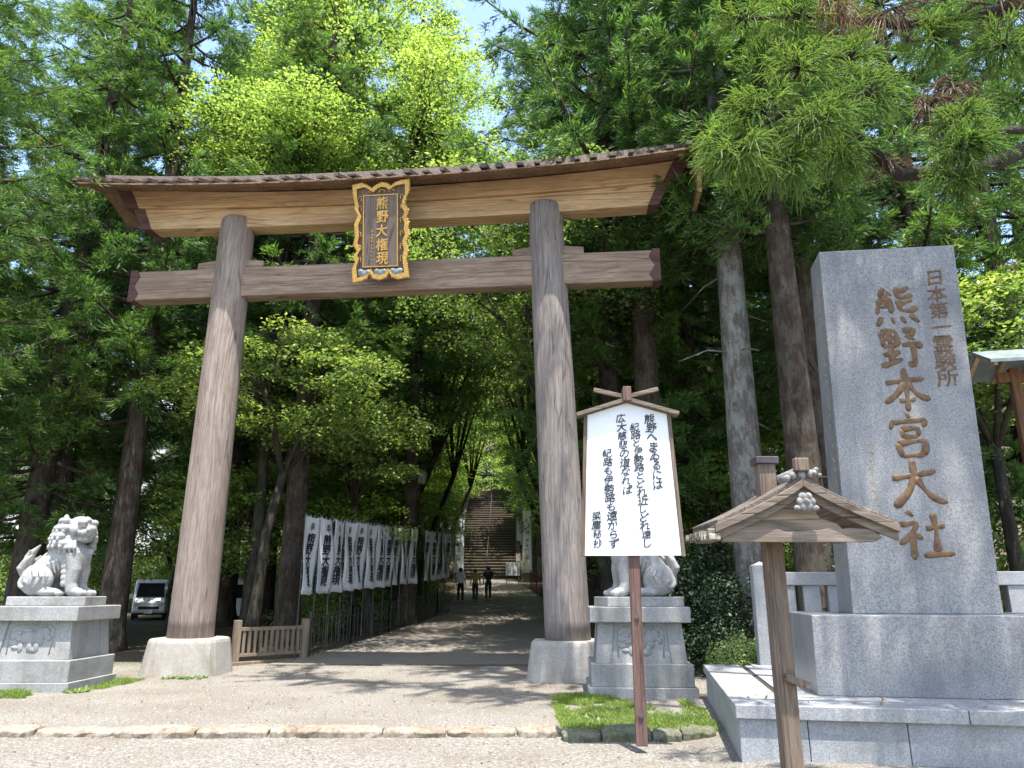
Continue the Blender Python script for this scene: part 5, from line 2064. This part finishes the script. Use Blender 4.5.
# overhanging cedar beside the camera on the right: needled sprays in close view
def needle_sprays(C, N, rad, length, seed, out, flat=.75, per=34, nl=.0155, hang=.35, nw=.0046):
    """twigs radiating from a hub; rope-like shoots sit along each twig, each shoot a thin core clothed in short needles"""
    rng = np.random.default_rng(seed)
    C = np.asarray(C, dtype=float)
    rad = np.asarray(rad, dtype=float)
    nt = max(8, N // 9)
    d = unit(rng.normal(size=(nt, 3)) * np.array([1, 1, flat]) + np.asarray(out) * .75)
    tl = rng.uniform(.65, 1.25, nt)
    ks = 13
    s = (np.arange(ks) + rng.random((nt, ks))) / ks
    s = .25 + .75 * s
    B = C + d[:, None, :] * rad * (tl[:, None] * s)[:, :, None]
    B[:, :, 2] -= .12 * rad[0] * (tl[:, None] * s) ** 2
    ax = d[:, None, :] * .85 + rng.normal(0, .5, (nt, ks, 3)) + np.array([0, 0, -.08])
    L = .78 * length * rng.uniform(.55, 1.1, (nt, ks)) * (1.15 - .45 * s)
    n = nt * ks
    B, ax, L = B.reshape(n, 3), unit(ax.reshape(n, 3)), L.reshape(n)
    t = np.linspace(0, 1, per)
    P = B[:, None, :] + ax[:, None, :] * (L[:, None] * t)[:, :, None]
    P[:, :, 2] -= hang * L[:, None] * t[None, :] ** 2
    tang = unit(np.gradient(P, axis=1))
    side = unit(np.cross(tang, unit(rng.normal(size=P.shape))))
    D = unit(tang * .95 + side * .5)
    m = n * per
    B2, D2 = P.reshape(m, 3), D.reshape(m, 3)
    Nn = unit(np.cross(D2, rng.normal(size=(m, 3))))
    ln = nl * (1.2 - .55 * np.tile(t, n)) * rng.uniform(.8, 1.25, m)
    q = [kites(B2, D2, Nn, ln, np.full(m, nw))]
    # the core of each shoot: two crossed strips
    idx = np.linspace(0, per - 1, 5).astype(int)
    K = P[:, idx]
    T = tang[:, idx]
    ref = unit(np.cross(T, rng.normal(size=(n, 1, 3))))
    oth = unit(np.cross(T, ref))
    w = .0036 * np.array([1.1, 1.1, 1.0, .8, .25])[None, :, None]
    for r_ in (ref, oth):
        a, b = K - r_ * w, K + r_ * w
        for i in range(4):
            q.append(np.stack([a[:, i], b[:, i], b[:, i + 1], a[:, i + 1]], 1))
    tw = [(C, C + d[i] * rad * tl[i] * .5, C + d[i] * rad * tl[i]) for i in range(nt)]
    return np.concatenate(q), tw


def near_cedar():
    x0, y0 = 6.9, 6.2
    root = empty('overhanging_cedar', (x0, y0, 0), 0, 'near cedar leaning in from the right with feathery needled sprays above the monument', 'tree')

    def Lc(p):
        return (p[0] - x0, p[1] - y0, p[2])
    clusters = []      # world centre, shoots, radius, length, outward
    def P(px, py, Y):
        dx, dv = (px - 512) / 740, (384 - py) / 740
        p = R(15.7)
        b, c = math.cos(p) - math.sin(p) * dv, math.sin(p) + math.cos(p) * dv
        t = Y / b
        return (dx * t, Y, 1.6 + c * t)
    spec = [
        (765, 110, 5.6, 300, .36, .30, (-.9, -.2, .1)), (740, 150, 5.5, 260, .30, .32, (-1, -.2, -.5)), (800, 70, 5.7, 280, .34, .28, (-.5, -.2, .8)),
        (820, 120, 5.5, 300, .36, .28, (-.2, -.7, .1)), (865, 95, 5.7, 280, .36, .28, (.4, -.3, .5)), (785, 160, 5.6, 260, .30, .30, (-.4, -.2, -.9)),
        (850, 60, 5.9, 220, .34, .26, (.2, -.1, .8)), (840, 150, 5.8, 200, .26, .26, (.1, -.2, -.7)), (720, 135, 5.6, 130, .2, .3, (-1, 0, -.2)),
        (962, 145, 5.3, 320, .27, .26, (0, -.5, -.1)), (962, 120, 5.4, 220, .24, .24, (.1, -.3, .8)), (955, 175, 5.4, 200, .22, .28, (-.1, -.2, -.9)),
        (800, 15, 6.4, 240, .42, .28, (-.4, 0, .3)), (745, 20, 6.6, 200, .4, .28, (-.8, 0, .2)), (935, 40, 6.2, 260, .42, .30, (0, -.3, .4)), (1005, 45, 5.9, 280, .38, .34, (.2, -.3, -.3)), (1015, 100, 6.1, 160, .34, .32, (.2, -.2, -.6)),
        (880, 5, 6.6, 200, .4, .28, (0, 0, .5)), (1020, 0, 6.4, 220, .42, .3, (0, 0, 0)),
    ]
    Q, TW = [], []
    hubs = []
    for i, (px, py, Y, N, rad, ln, out) in enumerate(spec):
        c = P(px, py, Y)
        hubs.append(c)
        q, tw = needle_sprays(Lc(c), N, (rad, rad * .8, rad * .8), ln, 500 + i, out)
        Q.append(q)
        TW += tw
    V = np.concatenate(Q)
    me = quads_mesh('needle_spray', V, M['leaf_near'])
    o = bpy.data.objects.new('needle_spray', me)
    link(o, root)
    Qd = []
    for i, (px, py, Y, N, rad, ln, out) in enumerate(((840, 2, 6.3, 120, .3, .36, (0, 0, -.9)), (893, 8, 6.3, 120, .3, .34, (0, 0, -.9)), (955, 85, 5.9, 130, .26, .22, (-.3, 0, -.4)), (930, 105, 5.9, 90, .2, .2, (-.3, 0, -.4)), (880, 165, 6.0, 110, .26, .2, (0, 0, -.6)), (995, 5, 6.2, 90, .3, .3, (0, 0, -.7)))):
        q, tw = needle_sprays(Lc(P(px, py, Y)), N, (rad, rad * .7, rad * .7), ln, 700 + i, out, .8, 22, .02, .7)
        Qd.append(q)
        TW += tw
    o = bpy.data.objects.new('dead_spray', quads_mesh('dead_spray', np.concatenate(Qd), M['leaf_dead']))
    link(o, root)
    # trunk
    tm = trunk_mesh('trunk', [(0, 0, 0), (-.03, .02, 3), (.05, .05, 7), (.05, .1, 12), (0, .1, 22)], [.40, .36, .31, .24, .04], M['bark'], 16)
    link(bpy.data.objects.new('trunk', tm), root)
    # boughs
    mb = MB()
    def bough(a, pts, r):
        allp = [a] + [Lc(p) for p in pts]
        n = len(allp)
        mb.tube(allp, [r * (1 - .85 * i / (n - 1)) for i in range(n)], 8)
    bough((0, 0, 6.6), [P(980, 170, 6.0), P(900, 175, 5.9), P(850, 130, 5.8), P(790, 110, 5.65), P(735, 140, 5.55)], .09)
    bough((0, 0, 5.9), [P(1010, 130, 5.8), P(975, 135, 5.4), P(955, 160, 5.35)], .05)
    bough((0, 0, 8.0), [P(1000, 10, 6.2), P(900, 25, 6.4), P(800, 15, 6.5), P(735, 20, 6.6)], .08)
    for a, b, c in TW:
        mb.tube([tuple(a), tuple(b), tuple(c)], [.008, .005, .003], 4, False)
    mb.build('bough', M['bark_dark'], root, True, fix=False)
    # long high boughs reaching out over the forecourt
    rng = np.random.default_rng(88)
    Bs, Ds = [], []
    mb2 = MB()
    for pts in ([(0, 0, 11.6), (-3.5, 1.6, 13.6), (-7.5, 3.6, 15.0), (-11.0, 5.6, 15.6)], [(0, 0, 12.8), (-2.5, 2.0, 14.2), (-5.0, 4.2, 15.2), (-6.8, 6.4, 15.8)]):
        mb2.tube(pts, [.13, .09, .06, .02], 7)
        P_ = np.array(pts)
        for q in range(70):
            t = rng.uniform(.35, 1.0) * 3
            i = min(2, int(t))
            c = P_[i] + (P_[i + 1] - P_[i]) * (t - i)
            d = unit(rng.normal(size=3) * np.array([.6, 1.0, .28]) + np.array([-.45, .25, -.1]))
            l = rng.uniform(.5, 1.7)
            u = rng.random((70, 1))
            b_ = c + d * l * u + rng.normal(0, .07, (70, 3)) - np.array([0, 0, .25]) * u ** 2
            Bs.append(b_)
            Ds.append(d + rng.normal(0, .5, (70, 3)))
            if q % 2 == 0:
                mb2.tube([tuple(c), tuple(c + d * l * .9 - np.array([0, 0, .2]))], [.02, .006], 4)
    mb2.build('bough', M['bark_dark'], root, True, fix=False)
    B_, D_ = np.concatenate(Bs), np.concatenate(Ds)
    V_, F_ = ribbons(B_, D_, rng.uniform(.18, .34, len(B_)), np.full(len(B_), .04), .45, rng)
    link(bpy.data.objects.new('bough_foliage', quads_mesh('bough_foliage', V_, M['leaf_cedar'], F_)), root)
    # the higher crown, out of the frame, that shades the monument
    tr_, cr = cedar(555, 22, 11.8, 3.1, .1, 46, 15, slen=.34, swid=.045)
    o = bpy.data.objects.new('crown', cr)
    link(o, root)
    return root


near_cedar()


# ------------------------------------------------------------------ grass, pebbles, litter
def grass_patch(name, poly_fn, n, seed, h=.09):
    rng = np.random.default_rng(seed)
    B = poly_fn(rng, n)
    B[:, 2] = [height(float(a), float(b)) for a, b in B[:, :2]]
    m = len(B)
    D = unit(np.stack([rng.normal(0, .4, m), rng.normal(0, .4, m), np.ones(m)], 1))
    k = .75 + .45 * np.sin(B[:, 0] * 4.1 + seed) * np.sin(B[:, 1] * 5.3) + .25 * np.sin(B[:, 0] * 11) * np.sin(B[:, 1] * 9)
    keep = rng.random(m) < np.clip(k + .25, .12, 1)
    B, D, k, m = B[keep], D[keep], k[keep], int(keep.sum())
    L = h * rng.uniform(.4, 1.4, m) * np.clip(k + .35, .4, 1.5)
    V, F = ribbons(B, D, L, np.full(m, .007), .6, rng)
    me = quads_mesh(name, V, M['grass'], F)
    o = bpy.data.objects.new(name, me)
    link(o)
    tag(o, kind='stuff')
    return o


def blob(cx, cy, rx, ry, hole=.0):
    def f(rng, n):
        a = rng.random(n) * 2 * PI
        w = 1 + .18 * np.sin(3 * a + cx) + .12 * np.sin(7 * a + cy)
        r = np.sqrt(rng.random(n)) * w
        return np.stack([cx + rx * r * np.cos(a), cy + ry * r * np.sin(a), np.zeros(n)], 1)
    return f


def rect_patch(rng, n):
    x = rng.uniform(.6, 2.65, n)
    y = 9.6 + rng.random(n) * (12.3 - 9.6)
    keep = (x < 2.27 + (y - 8.04) * .135) & ((y > 9.62) & (y < 11.7 + .5 * np.sin(x * 5) + .25 * np.sin(x * 13)))
    keep &= ~((np.abs(x - 2.15) < .35) & (np.abs(y - 11.1) < .5) & (rng.random(n) < .8))
    return np.stack([x[keep], y[keep], np.zeros(keep.sum())], 1)


grass_patch('lawn_grass', rect_patch, 34000, 41, .085)
tag(bpy.data.objects['lawn_grass'], 'bright green grass in front of the right lion pedestal', 'grass')
g2 = grass_patch('lawn_grass', blob(1.05, 12.2, .42, .5), 5500, 42, .13)
tag(g2, 'tuft of grass between the right pillar base and the pedestal', 'grass')
g3 = grass_patch('lawn_grass', blob(-8.9, 12.75, 1.25, .42), 11000, 43, .11)
tag(g3, 'bright grass along the foot of the left lion pedestal', 'grass')
g4 = grass_patch('lawn_grass', blob(-7.2, 14.3, .28, .75), 4000, 44, .09)
tag(g4, 'small grass tuft right of the left lion pedestal', 'grass')


def weeds():
    rng = np.random.default_rng(23)
    for (cx, cy, n, lab) in ((1.0, 10.6, 60, 'broad leaved weeds growing through the grass by the poem board'), (-7.35, 13.3, 30, 'weeds at the foot of the left lion pedestal'), (-6.3, 15.15, 26, 'weeds sprouting at the base of the left torii pillar')):
        B, D = [], []
        for k in range(n):
            p = np.array([cx + rng.normal(0, .5 if n > 40 else .16), cy + rng.normal(0, .4 if n > 40 else .1), 0.0])
            if n > 40 and (p[0] < .7 or p[1] < 9.75):
                continue
            m = rng.integers(5, 9)
            a = rng.random(m) * 6.28
            B.append(np.repeat(p[None], m, 0))
            D.append(np.stack([np.cos(a), np.sin(a), rng.uniform(.35, 1.1, m)], 1))
        B, D = np.concatenate(B), unit(np.concatenate(D))
        N = unit(np.array([0, 0, 1.0]) - D * D[:, 2:3] + rng.normal(0, .1, D.shape))
        L = rng.uniform(.05, .12, len(B))
        o = bpy.data.objects.new('weeds', quads_mesh('weeds', kites(B, D, N, L, L * .4), M['leaf_mid']))
        link(o)
        tag(o, lab, 'weeds', None, 'stuff')
    # leaves and twigs dropped on the platform
    c, s_ = math.cos(R(-10)), math.sin(R(-10))
    n = 90
    x, y = rng.uniform(.2, 4.2, n), .15 + rng.random(n) ** 2 * 1.6
    keep = ~((x > 1.0) & (y > .5))
    x, y = x[keep], y[keep]
    n = len(x)
    B = np.stack([2.24 + c * x - s_ * y, 8.04 + s_ * x + c * y, np.full(n, .516)], 1)
    N = unit(np.array([0, 0, 1.0]) + rng.normal(0, .3, (n, 3)))
    D = unit(np.cross(N, rng.normal(size=(n, 3))))
    L = rng.uniform(.03, .10, n)
    o = bpy.data.objects.new('fallen_leaves', quads_mesh('fallen_leaves', kites(B, D, N, L, L * .3), M['leaf_dead']))
    link(o)
    tag(o, 'dry leaves and twigs lying on the granite platform', 'leaves', None, 'stuff')


weeds()


def scatter():
    rng = np.random.default_rng(9)
    n = 16000
    y = 4.5 + rng.random(n) ** 1.3 * 15
    x = rng.uniform(-1, 1, n) * (y * .75 + 1)
    keep = ~((x > .5) & (x < 2.9) & (y > 9.4) & (y < 12.4)) & ~((x > 2.0) & (y > 7.2))
    x, y = x[keep], y[keep]
    n = len(x)
    z = np.array([height(float(a), float(b)) for a, b in zip(x, y)])
    r = rng.uniform(.004, .011, n)
    base = np.array([[-1, -1, 0], [1, -1, 0], [1, 1, 0], [-1, 1, 0], [-.55, -.6, 1], [.6, -.5, 1], [.5, .6, 1], [-.6, .5, 1]], dtype=float)
    a = rng.random(n) * 6.28
    c, s = np.cos(a), np.sin(a)
    V = np.repeat(base[None], n, 0) * (r[:, None, None] * np.array([1, .8, .8]))
    V *= rng.uniform(.7, 1.25, V.shape)
    X = V[:, :, 0] * c[:, None] - V[:, :, 1] * s[:, None] + x[:, None]
    Y = V[:, :, 0] * s[:, None] + V[:, :, 1] * c[:, None] + y[:, None]
    Z = V[:, :, 2] + z[:, None]
    vv = np.stack([X, Y, Z], 2).reshape(-1, 3)
    f = np.array([[4, 5, 6, 7], [0, 1, 5, 4], [1, 2, 6, 5], [2, 3, 7, 6], [3, 0, 4, 7]])
    F = (np.arange(n)[:, None, None] * 8 + f[None]).reshape(-1, 4)
    t = NT('loose_pebble')
    g = t.n('NewGeometry')
    cc = t.ramp(g.outputs['Random Per Island'], [(0, (.12, .11, .095)), (.5, (.21, .195, .17)), (1, (.32, .3, .27))])
    me = quads_mesh('gravel', vv, t.fin(cc, .9), F)
    o = bpy.data.objects.new('gravel', me)
    link(o)
    tag(o, 'loose pebbles scattered over the gravel forecourt', 'gravel', None, 'stuff')
    # fallen leaves and twigs
    n = 3200
    y = 8 + rng.random(n) * 30
    x = np.where(rng.random(n) < .6, rng.uniform(-8, 2, n), rng.uniform(-14, 2, n))
    z = np.array([height(float(a), float(b)) for a, b in zip(x, y)]) + .022
    B = np.stack([x, y, z], 1)
    N = unit(np.array([0, 0, 1.0]) + rng.normal(0, .25, (n, 3)))
    D = unit(np.cross(N, rng.normal(size=(n, 3))))
    L = rng.uniform(.03, .08, n)
    me = quads_mesh('fallen_leaves', kites(B, D, N, L, L * .4), M['leaf_dead'])
    o = bpy.data.objects.new('fallen_leaves', me)
    link(o)
    tag(o, 'brown fallen leaves littering the path and forecourt', 'leaves', None, 'stuff')


scatter()
